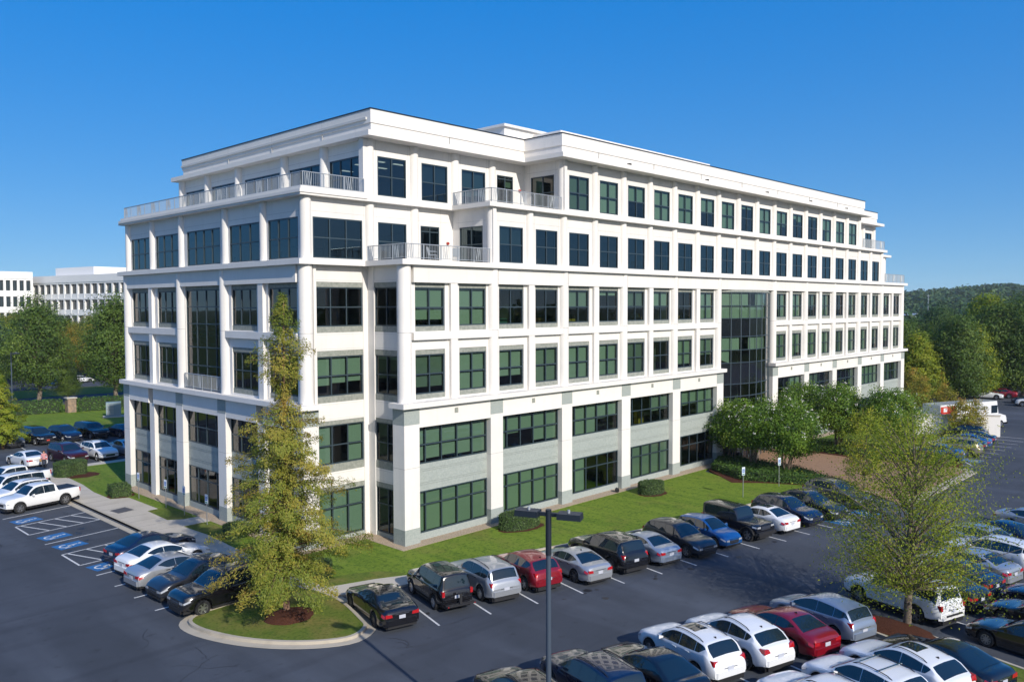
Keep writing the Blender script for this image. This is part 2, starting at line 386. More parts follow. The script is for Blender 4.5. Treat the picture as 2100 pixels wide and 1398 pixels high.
for k in range(2, 22):
    column(FA, CX(k), -0.43, 0.34, 17.42, 21.15)
    if k < 21: top_bay(FA, CX(k), CX(k+1), *Z5, 2.32, 2, [0, 0] if k > 2 else [0.5, 0.5], k < 8)
d6 = [[1, 1], [1, 1], [0.5, 0.5], [1, 1], [1, 1], [0.55, 0.55], [1, 1], [0.12, 0.12], [1, 1], [1, 0.6], [0.2, 0.3], [0.1, 0.1], [0.5, 1], [1, 1], [1, 1]]
for k in range(4, 20):
    column(FA, CX(k), -0.43, 0.34, 21.45, 25.12)
    if k < 19: top_bay(FA, CX(k), CX(k+1), *Z6, 2.32, 2, d6[k-4], k < 8, blue=False)

# ---- recessed part of the front (left and, mirrored, right)
q = [(0.36, 2.18, 3.24), (4.9, 6.07, 7.33), (9.11, 10.35, 11.55), (13.37, 14.56, 15.78)]
heads = [(3.24, 3.56), (7.33, 7.6), (11.55, 11.9), (15.78, 16.09)]; sills = [(0, 0.36), (4.42, 4.9), (8.72, 9.11), (13.0, 13.37)]
def strip_bay(F, w0, w1, u0, u1, cols, drops):
    """plain wall strip with one window per storey"""
    for i in range(4):
        g0, t, g1 = q[i]
        part("window_sill_panel", M_GREYTRIM if i else M_GREYSTONE, (F, u0, u1, -0.62, -0.42, *sills[i])); part("window_head_panel", M_GREYTRIM, (F, u0, u1, -0.62, -0.42, *heads[i]))
        window(F, u0, u1, g0, g1, cols, (t,), -0.52, drops[i], True)
        zt = sills[i+1][0] if i < 3 else 17.1
        wp = part("wall_panel", M_WHITE, (F, u0, u1, -0.65, -0.40, heads[i][1], zt))
        part("panel_frame", M_JOINT, (F, u0+0.08, u1-0.08, -0.41, -0.398, heads[i][1]+0.10, heads[i][1]+0.112), (F, u0+0.08, u1-0.08, -0.41, -0.398, zt-0.112, zt-0.10), parent=wp)
    part("wall_panel", M_WHITE, (F, w0, u0, -0.65, -0.36, 0, 17.1)); part("wall_panel", M_WHITE, (F, u1, w1, -0.65, -0.36, 0, 17.1))
strip_bay(FB, -4.1, 0.99, -3.5, 0.0, 3, [[1, 1, 1], [1, 0, 1], [0.75, 0.7, 0.68], [0, 0, 0]])
strip_bay(FRET(0.0), 0.5, YB+0.36, 1.12, 3.42, 2, [[0, 0], [0, 0], [0.1, 0.1], [0, 0]])
part("wall_panel", M_WHITE, (FB, AX1, XR-0.7, -0.65, -0.36, 0, 17.1))
# corner piers and columns where the recessed front meets the end
o = part("pier", M_WHITE, (FL, YB, YB+1.05, -1.1, 0, 1.07, 7.43))
part("pier_base", M_GREYSTONE, (FL, YB-0.012, YB+1.06, -1.11, 0.012, 0, 1.07), parent=o); part("pier_capital", M_GREYSTONE, (FL, YB-0.008, YB+1.058, -1.108, 0.008, 7.43, 8.45), parent=o)
column(FB, -4.12, -0.42, 0.43, 8.75, 17.1, (13.0,)); column(FB, -4.05, -0.43, 0.34, 17.42, 21.15)
part("wall_panel", M_WHITE, (FB, -3.7, -3.5, -0.36, -0.2, 0.0, 17.1))
# fifth storey of the recessed front
for k in (0, 1): column(FB, CX(k), -0.43, 0.34, 17.42, 21.15)
top_bay(FB, -4.12, CX(0), *Z5, 3.6, 3, [0, 0, 0], True, -0.02)
top_bay(FB, CX(0), CX(1), *Z5, 2.32, 2, [0, 0], True)
top_bay(FB, CX(1), 2*HW+0.36, Z5[0], Z5[1], 17.46, 19.6, 19.97, 1.66, [1, 1], [0, 0], True, -0.35)
top_bay(FRET(2*HW), 0.05, YB+0.36, *Z5, 2.3, 2, [0.0, 0.0], True, 0.15)
column(FA, 2*HW+0.56, -0.43, 0.34, 17.42, 21.15) if False else None
# sixth storey of the recessed front
for k in (0, 1, 2, 3): column(FB, CX(k), -0.43, 0.34, 21.45, 25.12)
part("corner_strip", M_WHITE, (FB, 0.0, 0.3, -0.65, -0.2, 21.45, 25.12))
for k in (0, 1, 2): top_bay(FB, CX(k), CX(k+1), *Z6, 2.32, 2, [[0, 0], [0.5, 0.5], [0.75, 0.7]][k], True)
top_bay(FB, CX(3), 4*HW+0.36, Z6[0], Z6[1], 21.5, 23.9, 24.15, 1.7, 2, [0, 0.3], True, -0.35, blue=False)
top_bay(FRET(4*HW), 0.05, YB+0.36, *Z6, 2.3, 2, [0.0, 0.9], True, 0.15, blue=False)
# the same at the far right end (seen past the steps)
for k in range(20, 24): column(FB, CX(k), -0.43, 0.34, 21.45, 25.12)
for k in range(20, 23): top_bay(FB, CX(k), CX(k+1), *Z6, 2.32, 2, [1, 1], False)
for k in (22, 23, 24): column(FB, CX(k), -0.43, 0.34, 17.42, 21.15)
for k in (22, 23): top_bay(FB, CX(k), CX(k+1), *Z5, 2.32, 2, [0, 0], False)
part("wall_panel", M_WHITE, (FB, 19*HW, 20*HW+0.6, -0.65, -0.35, 21.45, 25.12)); part("wall_panel", M_WHITE, (FB, 21*HW, CX(22), -0.66, -0.35, 17.42, 21.15))
for (xx, z0, z1) in ((AX1-4*HW, 21.45, 25.12), (AX1-2*HW, 17.42, 21.15), (AX1, 0.0, 17.1)):
    part("wall_panel", M_WHITE, ((xx, 0, 0, 1, 1, 0), 0.36, YB+0.36, -0.65, -0.35, z0, z1))

# ---- left end
LC = [4.12, 8.62, 13.6, 20.2, 25.2, 29.8]
def lpier(y0, y1, depth=0.75):
    o = part("pier", M_WHITE, (FL, y0, y1, -depth, 0, 1.07, 7.43))
    part("pier_base", M_GREYSTONE, (FL, y0-0.012, y1+0.012, -depth, 0.012, 0, 1.07), parent=o); part("pier_capital", M_GREYSTONE, (FL, y0-0.008, y1+0.008, -depth, 0.008, 7.43, 8.45), parent=o)
    part("joint", M_JOINT, (FL, y0-0.002, y1+0.002, -depth+0.01, 0.002, 4.77, 4.79), parent=o)
lpier(13.2, 14.3); lpier(19.65, 20.75); lpier(29.3, YL1, 1.1)
for yc in (8.72, 25.2): part("pilaster", M_WHITE, (FL, yc-0.42, yc+0.42, -0.6, -0.1, 0.0, 7.2))
lb = [(YB+1.05, 8.30, 3), (9.14, 13.2, 3), (14.3, 19.65, 4), (20.75, 24.78, 3), (25.62, 29.3, 3)]
for i, (a, b, n) in enumerate(lb):
    low_bay(FL, a, b, [0.75]+[1]*(n-1) if n > 3 else n, i < 3, [0]*n, [0]*n, vent=False, sill=0.5)
for y in (LC[2], LC[3]): column(FL, y, -0.42, 0.45, 8.75, 17.1, (13.0,))
column(FL, LC[5], -0.42, 0.45, 8.75, 17.1, (13.0,))
for (ya, yb2, yc) in ((LC[0], LC[2], LC[1]), (LC[3], LC[5], LC[4])):
    mid_trim(FL, ya, yb2, yc)
    for a, b in ((ya, yc), (yc, yb2)):
        mid_window(FL, (a+b)/2, min(3.35, b-a-1.05), 3, [0, 0, 0], [0, 0, 0], yc < 10, (a, b))
# tall glazing in the middle bay of the end
a, b = LC[2]+0.55, LC[3]-0.55
part("spandrel_panel", M_WHITE, (FL, LC[2]+0.3, LC[3]-0.3, -0.36, -0.08, 16.05, 17.1)); part("window_head_panel", M_GREYTRIM, (FL, a, b, -0.62, -0.4, 15.8, 16.05))
window(FL, a, b, 8.78, 15.8, [0.75, 1, 1, 1.1], (10.45, 11.75, 13.4, 14.6), -0.5, None, True, name="tall_window")
part("wall_panel", M_WHITE, (FL, LC[2], a, -0.65, -0.35, 8.75, 17.1), (FL, b, LC[3], -0.65, -0.35, 8.75, 17.1))
for y in LC[1:]: column(FL, y, -0.53, 0.34, 17.42, 21.15)
FL5 = (XL+0.1, 0, 0, 1, -1, 0)
for a, b in zip(LC, LC[1:]):
    top_bay(FL5, a, b, *Z5, 5.0 if b-a > 5 else (b-a)-1.05, 4 if b-a > 5 else 3, None, a < 20)
FL6 = (0.0, 0, 0, 1, -1, 0)
for y in LC[1:]: column(FL6, y, -0.36, 0.37, 21.45, 25.12)
for a, b in zip(LC, LC[1:]):
    top_bay(FL6, a, b, *Z6, 5.0 if b-a > 5 else (b-a)-1.0, 4 if b-a > 5 else 3, None, False, -0.02)
part("wall_panel", M_WHITE, (FL5, LC[5], YL1-0.1, -0.65, -0.35, 17.42, 21.15), (FL6, LC[5], YL1-0.1, -0.65, -0.35, 21.45, 25.12), (FL, LC[5], YL1-0.1, -0.66, -0.36, 8.75, 17.1))
# plain rear and far end
part("rear_wall", M_WHITE, (FA, XL+0.5, XR-0.5, -YL1-0.0, -YL1+0.3, 0, 17.1), (FA, XL+0.5, XR-0.5, -YL1, -YL1+0.3, 17.42, 21.15), (FA, 0.4, AX1-0.4, -YL1, -YL1+0.3, 21.45, 25.12))
part("end_wall", M_WHITE, ((XR, 0, 0, 1, 1, 0), YB+0.4, YL1-0.35, -0.65, -0.35, 0, 17.1), ((XR-0.1, 0, 0, 1, 1, 0), YB+0.4, YL1-0.35, -0.65, -0.35, 17.42, 21.15), ((AX1, 0, 0, 1, 1, 0), YB+0.4, YL1-0.35, -0.65, -0.35, 21.45, 25.12))

# ---- curved entrance bay
ex0, ex1 = 5*W+1.15, 6.5*W
def bow(x, s): t = (x-ex0)/(ex1-ex0); return s*math.sin(math.pi*min(1, max(0, t)))**0.9 if 0 < t < 1 else 0.0
NB = 8; ebx = [ex0+(ex1-ex0)*i/NB for i in range(NB+1)]
ez = [2.6, 4.8, 6.04, 7.2, 9.2, 10.4, 11.65, 13.36, 14.55, 15.78]
fr = MB()
def ept(i, z, dd=0.0): return (ebx[i], 0.42-bow(ebx[i], 1.15)-dd, z)
for i in range(NB+1): fr.tube(ept(i, 0.1), ept(i, 15.78), 0.05, 0.05, 4)
for z in ez:
    for i in range(NB): fr.tube(ept(i, z), ept(i+1, z), 0.045, 0.045, 4)
ecw = fr.build("curtain_wall", M_FRAME, bld)
for i in range(NB):
    for j in range(len(ez)-1):
        sp = (ez[j], ez[j+1]) in ((11.65, 13.36), (7.2, 9.2))
        MB().poly([ept(i, ez[j]), ept(i+1, ez[j]), ept(i+1, ez[j+1]), ept(i, ez[j+1])]).build("pane", M_SPANDREL if sp else M_GLASS, ecw)
        if not sp and ez[j] > 9:
            full = ez[j] not in (9.2,)
            if full or i in (0,): MB().poly([(p[0], p[1]+0.2, p[2]) for p in (ept(i, ez[j]+(0 if full else 0.4)), ept(i+1, ez[j]), ept(i+1, ez[j+1]), ept(i, ez[j+1]))]).build("roller_blind", M_BLIND, ecw) if brnd.random() < 0.8 else None
path = [(ex0-0.6, 0.08)]+[(x, 0.08-bow(x, 0.5)) for x in [ex0+(ex1-ex0)*i/14 for i in range(15)]]+[(ex1+0.56, 0.08)]
MB().prism(path+[(ex1+0.56, 0.65), (ex0-0.6, 0.65)], 16.05, 17.1).build("entrance_fascia", M_WHITE, bld)
MB().prism([(x, 0.4-bow(x, 1.1)) for x in ebx]+[(ex1, 0.7), (ex0, 0.7)], 15.79, 16.05).build("window_head_panel", M_GREYTRIM, bld)
door = MB()
for x in (ex0+2.6, ex0+4.1, ex0+5.6): door.box(x, x+0.1, -0.6, -0.5, 0.05, 2.6)
door.box(ex0+2.6, ex0+5.7, -0.62, -0.48, 2.5, 2.62)
dd = door.build("entrance_door", M_FRAME, bld); MB().box(ex0+2.7, ex0+5.6, -0.56, -0.55, 0.05, 2.5).build("pane", M_SPANDREL, dd)
for x in (ex0+1.5, ex1-1.6): MB().box(x, x+0.55, -2.6, -2.0, 0.1, 3.6).build("portal_column", M_BEIGE, bld)
MB().box(ex0+1.2, ex1-1.2, -2.7, 0.0, 3.6, 4.2).build("entrance_canopy", M_BEIGE, bld)

# ---- ledges, cornices and parapets that run around the outline
def offs(pts, o, closed=True):
    n = len(pts); out = []
    for i in range(n):
        p = Vector(pts[i][:2])
        a = Vector(pts[(i-1) % n][:2]) if (closed or i > 0) else None; b = Vector(pts[(i+1) % n][:2]) if (closed or i < n-1) else None
        def nrm(s, e): d = (e-s).normalized(); return Vector((d.y, -d.x))
        if a is None: nn = nrm(p, b)
        elif b is None: nn = nrm(a, p)
        else:
            n1, n2 = nrm(a, p), nrm(p, b); nn = (n1+n2)/(1+n1.dot(n2))
        out.append((p.x+nn.x*o, p.y+nn.y*o))
    return out
# counter-clockwise outlines seen from above
O14 = [(XL, YB), (0, YB), (0, 0)]+[(x, -bow(x, 0.5)) for x in [ex0+(ex1-ex0)*i/14 for i in range(15)]]+[(AX1, 0), (AX1, YB), (XR, YB), (XR, YL1), (AX1, YL1), (AX1, YBK), (0, YBK), (0, YL1), (XL, YL1)]
O5 = [(XL+0.1, YB), (2*HW, YB), (2*HW, 0), (AX1-2*HW, 0), (AX1-2*HW, YB), (XR-0.1, YB), (XR-0.1, YL1), (XL+0.1, YL1)]
O6 = [(0, YB), (4*HW, YB), (4*HW, 0), (AX1-4*HW, 0), (AX1-4*HW, YB), (AX1, YB), (AX1, YL1), (0, YL1)]
def band(name, path, o1, o0, z0, z1, m=M_WHITE):
    return MB().ring(offs(path, o1), offs(path, o0), z0, z1).build(name, m, bld)
def strip(name, path, o1, o0, z0, z1, m=M_WHITE):
    a, b = offs(path, o1, False), offs(path, o0, False)
    return MB().prism(a+b[::-1], z0, z1).build(name, m, bld)
strip("ledge", [(0, 1.1), (0, 0), (ex0+0.05, 0)], 0.34, -0.7, 8.45, 8.76); strip("ledge", [(ex1-0.05, 0), (AX1, 0), (AX1, 1.2)], 0.34, -0.7, 8.45, 8.76)
strip("ledge", [(XL, YL1), (XL, YB), (XL+1.1, YB)], 0.34, -0.7, 8.45, 8.76)
band("ledge", O14, 0.22, -0.70, 17.1, 17.42)
band("ledge", O5, 0.16, -0.70, 21.15, 21.45); strip("terrace_curb", [(XL+0.1, YL1), (XL+0.1, YB), (0.0, YB)], 0.22, -0.2, 21.28, 21.47); strip("terrace_curb", [(XL+0.1, YL1), (XL+0.1, YB), (-0.1, YB)], 0.06, -0.25, 21.47, 21.68)
O6P = [(min(max(x, 0.48), AX1-0.48), min(y, YL1-0.4)) for x, y in O6]
band("cornice", O6P, 0.76, -1.2, 25.12, 25.45)
band("parapet", O6P, 0.02, -0.4, 25.45, 26.08); band("parapet", O6P, 0.09, -0.4, 26.08, 26.92); band("coping", O6P, 0.13, -0.45, 26.92, 26.99, M_COPING)
# vertical joints in the parapet and lights under it
pj = MB()
for k in range(5, 19, 2): pj.box(CX(k)-0.008, CX(k)+0.008, -0.095, -0.05, 25.45, 26.92)
for x in (7.0,): pj.box(x, x+0.016, YB-0.095, YB-0.05, 25.45, 26.92)
for y in (9.0, 15.5, 22.0): pj.box(0.385, 0.43, y, y+0.016, 25.45, 26.92)
pj.build("parapet_joint", M_JOINT, bld)
for k in (6, 9.2, 12.3, 15, 17.6): MB().box(CX(k), CX(k)+0.22, -0.30, -0.02, 25.48, 25.71).build("flood_light", M_DARK, bld)
# slabs, roofs, core
MB().prism(offs(O14, -0.7), 16.9, 17.14).build("roof_slab", M_ROOF, bld); MB().prism(offs(O5, -0.6), 20.95, 21.2).build("roof_slab", M_ROOF, bld); MB().prism(offs(O6, -0.3), 26.3, 26.45).build("roof_slab", M_ROOF, bld)
for z in (4.1, 8.3, 12.6): MB().prism(offs(O14, -0.78), z, z+0.25).build("floor_slab", M_SLAB, bld)
for (z, O) in ((3.4, O14), (7.65, O14), (11.95, O14), (16.1, O14), (20.1, O5), (24.3, O6)): MB().prism(offs(O, -0.95), z, z+0.05).build("ceiling", M_CEIL, bld)
MB().box(9, 76, 11, 22, 0.05, 26.2).build("core_wall", M_INTER, bld)
cl = mat("ceiling_light_panel", (1, 1, 1)); cl.node_tree.nodes["Principled BSDF"].inputs["Emission Color"].default_value = (1, 0.85, 0.65, 1); cl.node_tree.nodes["Principled BSDF"].inputs["Emission Strength"].default_value = 1.6
for (x, y) in ((2.6, 6.2), (4.3, 6.2), (2.6, 8.2), (4.3, 8.2), (3.4, 11.0)): MB().box(x, x+0.9, y, y+0.25, 24.26, 24.295).build("ceiling_light", cl, bld)
rp = random.Random(5)
for i in range(26):   # partitions behind the glass
    x = rp.uniform(4, 82); y1 = 10.9
    for z0, z1 in ((0.02, 3.4), (4.36, 7.65), (8.56, 11.95), (12.86, 16.1), (17.16, 20.1)):
        if rp.random() < 0.35 and 8 < x < 76: MB().box(x, x+0.12, 1.6, y1, z0, z1).build("partition", M_INTER, bld)
# desks, chairs and boxes seen behind open blinds
M_DESK = [mat("desk_wood", (0.30, 0.16, 0.06), 0.6), mat("desk_white", (0.6, 0.6, 0.58), 0.6), mat("box_yellow", (0.55, 0.35, 0.05), 0.7), mat("screen_black", (0.01, 0.01, 0.012), 0.3), mat("partition_teal", (0.10, 0.22, 0.22), 0.8)]
for i in range(120):
    k = rp.uniform(0.3, 22.5); x = CX(k)+rp.uniform(-0.5, 0.5); fl = rp.choice([4.36, 4.36, 8.56, 12.86, 12.86, 12.86, 17.16, 17.16])
    if ex0-1 < x < ex1+1 and fl < 17: continue
    if fl > 17 and not 8 < x < 76: continue
    y = rp.uniform(1.1, 2.4); w = rp.uniform(0.3, 1.5); h = rp.uniform(0.5, 1.25)
    MB().box(x, x+w, y, y+rp.uniform(0.3, 0.8), fl+(0.0 if h > 0.7 else 0.72), fl+(h if h > 0.7 else 0.72+h*0.6)).build("desk" if h > 0.7 else "desk_screen", rp.choice(M_DESK), bld)
for i in range(14):
    y = rp.uniform(5, 28); fl = rp.choice([4.36, 8.56, 12.86, 17.16]); MB().box(XL+1.3, XL+1.9, y, y+rp.uniform(0.5, 1.6), fl, fl+rp.uniform(0.8, 1.3)).build("desk", rp.choice(M_DESK), bld)
# rooftop screens
pent = MB(); pent.box(16.8, 27, 8, 15, 26.4, 28.95); po = pent.build("penthouse", M_WHITE, bld); MB().box(16.55, 27.25, 7.75, 15.25, 28.95, 29.15).build("penthouse_coping", M_WHITE, po)
pent = MB(); pent.box(20.4, 42.8, 5.2, 9.0, 26.4, 28.5); po = pent.build("penthouse", M_WHITE, bld); MB().box(20.1, 43.1, 4.9, 9.3, 28.5, 28.7).build("penthouse_coping", M_WHITE, po)

# ---- railings
def railing(pts, z, posts_every=1.35, infill=True, h=1.07):
    top = MB(); bal = MB(); posts = []
    for (a, b) in zip(pts, pts[1:]):
        a = Vector((*a, 0)); b = Vector((*b, 0)); L = (b-a).length; n = max(1, round(L/posts_every)); d = (b-a)/L
        top.tube(a+Vector((0, 0, z+h)), b+Vector((0, 0, z+h)), 0.03, 0.03, 6); top.tube(a+Vector((0, 0, z+0.12)), b+Vector((0, 0, z+0.12)), 0.02, 0.02, 6)
        for i in range(n+1): posts.append(a+d*(L*i/n))
        nb = int(L/0.125)
        for i in range(1, nb):
            p = a+d*(L*i/nb); bal.tube(p+Vector((0, 0, z+0.12)), p+Vector((0, 0, z+h)), 0.013, 0.013, 4, False)
        for i in range(n):      # crossed bars beside every second post
            if i % 2: continue
            c = a+d*(L*i/n+0.15)
            for s in range(3):
                p0 = c+d*(0.16*s); p1 = p0+d*0.08
                bal.tube(p0+Vector((0, 0, z+h)), p1+Vector((0, 0, z+0.12)), 0.015, 0.015, 4, False); bal.tube(p1+Vector((0, 0, z+0.12)), p1+d*0.08+Vector((0, 0, z+h)), 0.015, 0.015, 4, False)
    r = top.build("railing", M_RAIL, bld)
    for p in posts: MB().box(p.x-0.025, p.x+0.025, p.y-0.025, p.y+0.025, z, z+h+0.01).build("post", M_RAIL, r)
    if infill: tag(bal.build("balusters", M_RAIL, r), kind="stuff")
    return r
railing([(0.3, YB+0.2), (0.3, 0.16), (2*HW+0.1, 0.16)], 17.42, h=0.95)
railing([(2*HW+0.3, YB+0.2), (2*HW+0.3, 0.16), (4*HW+0.1, 0.16)], 21.45, h=0.95)
railing([(XL+0.3, YL1-0.2), (XL+0.3, YB+0.15), (0.0, YB+0.15)], 21.62, h=0.92)
railing([(XL+0.2, LC[2]+0.6), (XL+0.2, LC[3]-0.6)], 8.76, 1.5)
railing([(AX1-2*HW+0.2, 0.12), (AX1-0.2, 0.12)], 17.42); railing([(AX1-4*HW+0.2, 0.12), (AX1-2*HW-0.2, 0.12)], 21.45)
# alarm bells by the balcony doors
for (x, y, z) in ((2*HW-0.15, YB+0.33, 18.9), (4*HW-0.2, YB+0.33, 23.2)):
    MB().tube((x, y, z), (x, y-0.12, z), 0.11, 0.09, 12).build("alarm_bell", mat("red_paint", (0.35, 0.03, 0.02), 0.4), bld)
if PANES.f: tag(PANES.build("window_panes", M_GLASS, bld), kind="stuff")
if PANES_B.f: tag(PANES_B.build("window_panes", M_GLASSB, bld), kind="stuff")
# ------------------------------------------------------------------ ground, parking lot, lawns, walks
M_ASPHALT = mix_layers("asphalt", (0.059, 0.067, 0.081), [
    (0.09, (0.085, 0.095, 0.116), 0.42, 0.66, 5, 0.8), ((0.30, 0.05, 0.1, 0.5), (0.116, 0.131, 0.159), 0.50, 0.72, 6, 0.6),
    (0.5, (0.044, 0.050, 0.060), 0.5, 0.8, 6, 0.5), ((0.03, 0.9, 1, 0.25), (0.036, 0.040, 0.049), 0.55, 0.75, 5, 0.5), (1.7, (0.031, 0.032, 0.036), 0.63, 0.78, 4, 0.6), (26.0, (0.089, 0.093, 0.104), 0.56, 0.75, 3, 0.45), (26.0, (0.026, 0.027, 0.033), 0.44, 0.28, 3, 0.45)], 0.8, (90, 0.25))
M_GRASS = mix_layers("lawn_grass", (0.185, 0.26, 0.03), [
    (0.22, (0.215, 0.30, 0.035), 0.4, 0.65, 5, 0.7), ((1.3, 0.10, 1, 0.3), (0.125, 0.205, 0.02), 0.45, 0.62, 4, 0.75),
    (0.28, (0.25, 0.22, 0.06), 0.54, 0.74, 6, 0.7), (5.5, (0.045, 0.10, 0.012), 0.48, 0.70, 5, 0.75), (9.0, (0.17, 0.26, 0.045), 0.55, 0.75, 4, 0.7), (22.0, (0.04, 0.085, 0.01), 0.5, 0.72, 3, 0.6)], 0.9, (45, 0.9))
M_DRYGRASS = mix_layers("dry_lawn_grass", (0.14, 0.19, 0.03), [
    (0.5, (0.27, 0.21, 0.065), 0.42, 0.66, 6, 0.8), (1.6, (0.09, 0.155, 0.02), 0.5, 0.7, 5, 0.7), (6.0, (0.06, 0.10, 0.015), 0.5, 0.7, 5, 0.7), (10.0, (0.24, 0.24, 0.07), 0.56, 0.75, 4, 0.6)], 0.9, (45, 0.9))
M_CONC = mix_layers("concrete_walk", (0.52, 0.47, 0.39), [(0.7, (0.42, 0.375, 0.305), 0.45, 0.7, 6, 0.6), (9.0, (0.58, 0.53, 0.45), 0.5, 0.7, 4, 0.5)], 0.85, (60, 0.15))
M_KERB = mix_layers("concrete_kerb", (0.46, 0.41, 0.33), [(1.2, (0.33, 0.295, 0.235), 0.48, 0.7, 6, 0.6)], 0.85)
M_MULCH = mix_layers("bark_mulch", (0.10, 0.038, 0.022), [(18.0, (0.05, 0.02, 0.013), 0.45, 0.65, 5, 0.9), (30.0, (0.17, 0.075, 0.045), 0.55, 0.75, 3, 0.7)], 0.95, (35, 1.0))
M_GRAVEL = mix_layers("pale_gravel", (0.52, 0.41, 0.29), [(22.0, (0.30, 0.22, 0.15), 0.45, 0.62, 3, 0.9), (30.0, (0.66, 0.56, 0.43), 0.55, 0.7, 2, 0.8)], 0.95, (30, 0.9))
M_LINE = mat("white_road_paint", (0.66, 0.66, 0.64), 0.7, noise=(7, (0.46, 0.46, 0.45), 6, 0.45, 0.72))
M_BLUEP = mat("blue_road_paint", (0.012, 0.16, 0.42), 0.7, noise=(6, (0.03, 0.12, 0.28), 5))
def brick_mat():
    m = bpy.data.materials.new("brick_paving"); m.use_nodes = True; nt = m.node_tree; b = nt.nodes["Principled BSDF"]; b.inputs["Roughness"].default_value = 0.85
    g = nt.nodes.new("ShaderNodeNewGeometry"); t = nt.nodes.new("ShaderNodeTexBrick"); nt.links.new(g.outputs["Position"], t.inputs[0])
    t.inputs["Color1"].default_value = (0.36, 0.215, 0.12, 1); t.inputs["Color2"].default_value = (0.27, 0.15, 0.085, 1); t.inputs["Mortar"].default_value = (0.24, 0.18, 0.13, 1)
    t.inputs["Scale"].default_value = 1.0; t.inputs["Brick Width"].default_value = 0.22; t.inputs["Row Height"].default_value = 0.11; t.inputs["Mortar Size"].default_value = 0.008
    nt.links.new(t.outputs[0], b.inputs["Base Color"]); return m
M_PAVER = brick_mat()
struct("ground", MB().poly([(-2500, -2500, -0.06), (2500, -2500, -0.06), (2500, 2500, -0.06), (-2500, 2500, -0.06)]), mix_layers("rough_field", (0.075, 0.115, 0.028), [(0.02, (0.05, 0.085, 0.02), 0.4, 0.6, 5, 0.8), (0.3, (0.11, 0.14, 0.045), 0.5, 0.7, 5, 0.6)], 0.95))
lot = struct("parking_lot", MB().poly([(-75, -110, 0), (150, -110, 0), (150, 40, 0), (70, 64, 0), (-75, 64, 0)]), M_ASPHALT)

def smooth_closed(pts, n=6):
    out = []; N = len(pts)
    for i in range(N):
        p0, p1, p2, p3 = [Vector((*pts[(i+j-1) % N][:2], 0)) for j in range(4)]
        for k in range(n):
            t = k/n
            q = 0.5*((2*p1)+(-p0+p2)*t+(2*p0-5*p1+4*p2-p3)*t*t+(-p0+3*p1-3*p2+p3)*t**3); out.append((q.x, q.y))
    return out
def slab(name, pts, z, m, z0=-0.05): return struct(name, MB().prism(pts, z0, z), m)
def kerb_line(name, pts, w=0.16, z=0.14, closed=False, side=1):
    a = offs(pts, 0.0 if side > 0 else -w, closed); b = offs(pts, w if side > 0 else 0.0, closed)
    if closed: return struct(name, MB().ring(a, b, -0.05, z), M_KERB)
    return struct(name, MB().prism(a+b[::-1], -0.05, z), M_KERB)

# front lawn, from the left end round to the plaza
front_k = [(-7.3, -2.75), (-4.82, -3.5), (-3.22, -4.15), (1.2, -5.2), (5.53, -6.24), (9.3, -7.2), (13.06, -8.05), (19.2, -9.1), (25.33, -9.97), (30.34, -10.7), (33.0, -11.2)]
lawn = front_k+[(33.2, -9.0), (30.5, -5.0), (32.5, -1.0), (38, 0.4), (38, 6), (-3, 6), (-3, 28.0), (-5.5, 33.0), (-6.9, 38.6), (-7.1, 33.0), (-7.5, 29.4), (-7.5, 26.0), (-6.35, 25.5), (-6.3, 20.4), (-7.1, 20.3), (-7.2, 16.75), (-6.3, 16.15), (-4.3, 16.15), (-4.3, 14.45), (-7.2, 14.35), (-7.0, 11.0), (-7.2, 8.0), (-7.35, 4.0), (-7.4, 0.0)]
slab("lawn", lawn, 0.10, M_GRASS)
slab("lawn_rear", [(-3.0, 28.0), (-5.5, 33.0), (-6.9, 38.6), (-6.6, 41.2), (2, 41.2), (90, 41.2), (90, 34), (2, 34), (0, 28)], 0.095, M_GRASS)
# dry patch of lawn near the accessible stalls and by the front walk
for nm, pp in (("dry_lawn", [(-7.15, 20.2), (-7.15, 16.8), (-6.2, 16.2), (-5.6, 16.3), (-5.7, 20.0)]), ("dry_lawn", [(-7.15, 14.3), (-6.95, 11.0), (-7.15, 8.2), (-5.9, 9.0), (-5.7, 14.2)]), ("dry_lawn", [(-7.2, -2.6), (-4.8, -3.4), (-3.2, -4.05), (-3.9, -2.6), (-6.2, -1.6)])):
    slab(nm, smooth_closed(pp, 4), 0.108, M_DRYGRASS)
kerb_line("kerb", front_k[2:], 0.16, 0.14, False, 1)
# walk along the left lot and round the corner
slab("sidewalk", [(-9.55, 41.2), (-9.55, 10.6), (-9.2, 8.8), (-8.9, 6.8), (-8.75, 0.2), (-8.6, -1.1), (-7.5, -4.2), (-6.2, -4.95), (-3.6, -5.5), (-3.3, -4.2), (-4.82, -3.5), (-7.3, -2.75), (-7.4, 0.0), (-7.35, 4.0), (-7.2, 8.0), (-7.0, 11.0), (-7.2, 14.35), (-4.3, 14.45), (-4.3, 16.15), (-6.3, 16.15), (-7.2, 16.75), (-7.1, 20.3), (-6.3, 20.4), (-6.35, 25.5), (-7.5, 26.0), (-7.5, 29.4), (-7.1, 33.0), (-6.9, 38.6), (-6.6, 41.2)], 0.115, M_CONC)
kerb_line("kerb", [(-9.55, 42.4), (-9.55, 10.6), (-9.2, 8.8), (-8.9, 6.8), (-8.75, 0.2), (-8.8, -0.95)], 0.17, 0.135, False, -1)
slab("rear_sidewalk", [(-9.4, 41.2), (90, 41.2), (90, 42.4), (-9.4, 42.4)], 0.112, M_CONC)
wj = MB()
for y in np.arange(11.5, 41, 1.6): wj.box(-9.5, -7.5, y, y+0.025, 0.10, 0.118)
tag(wj.build("sidewalk_joints", mat("joint_dark", (0.16, 0.145, 0.12), 0.9)), kind="structure")
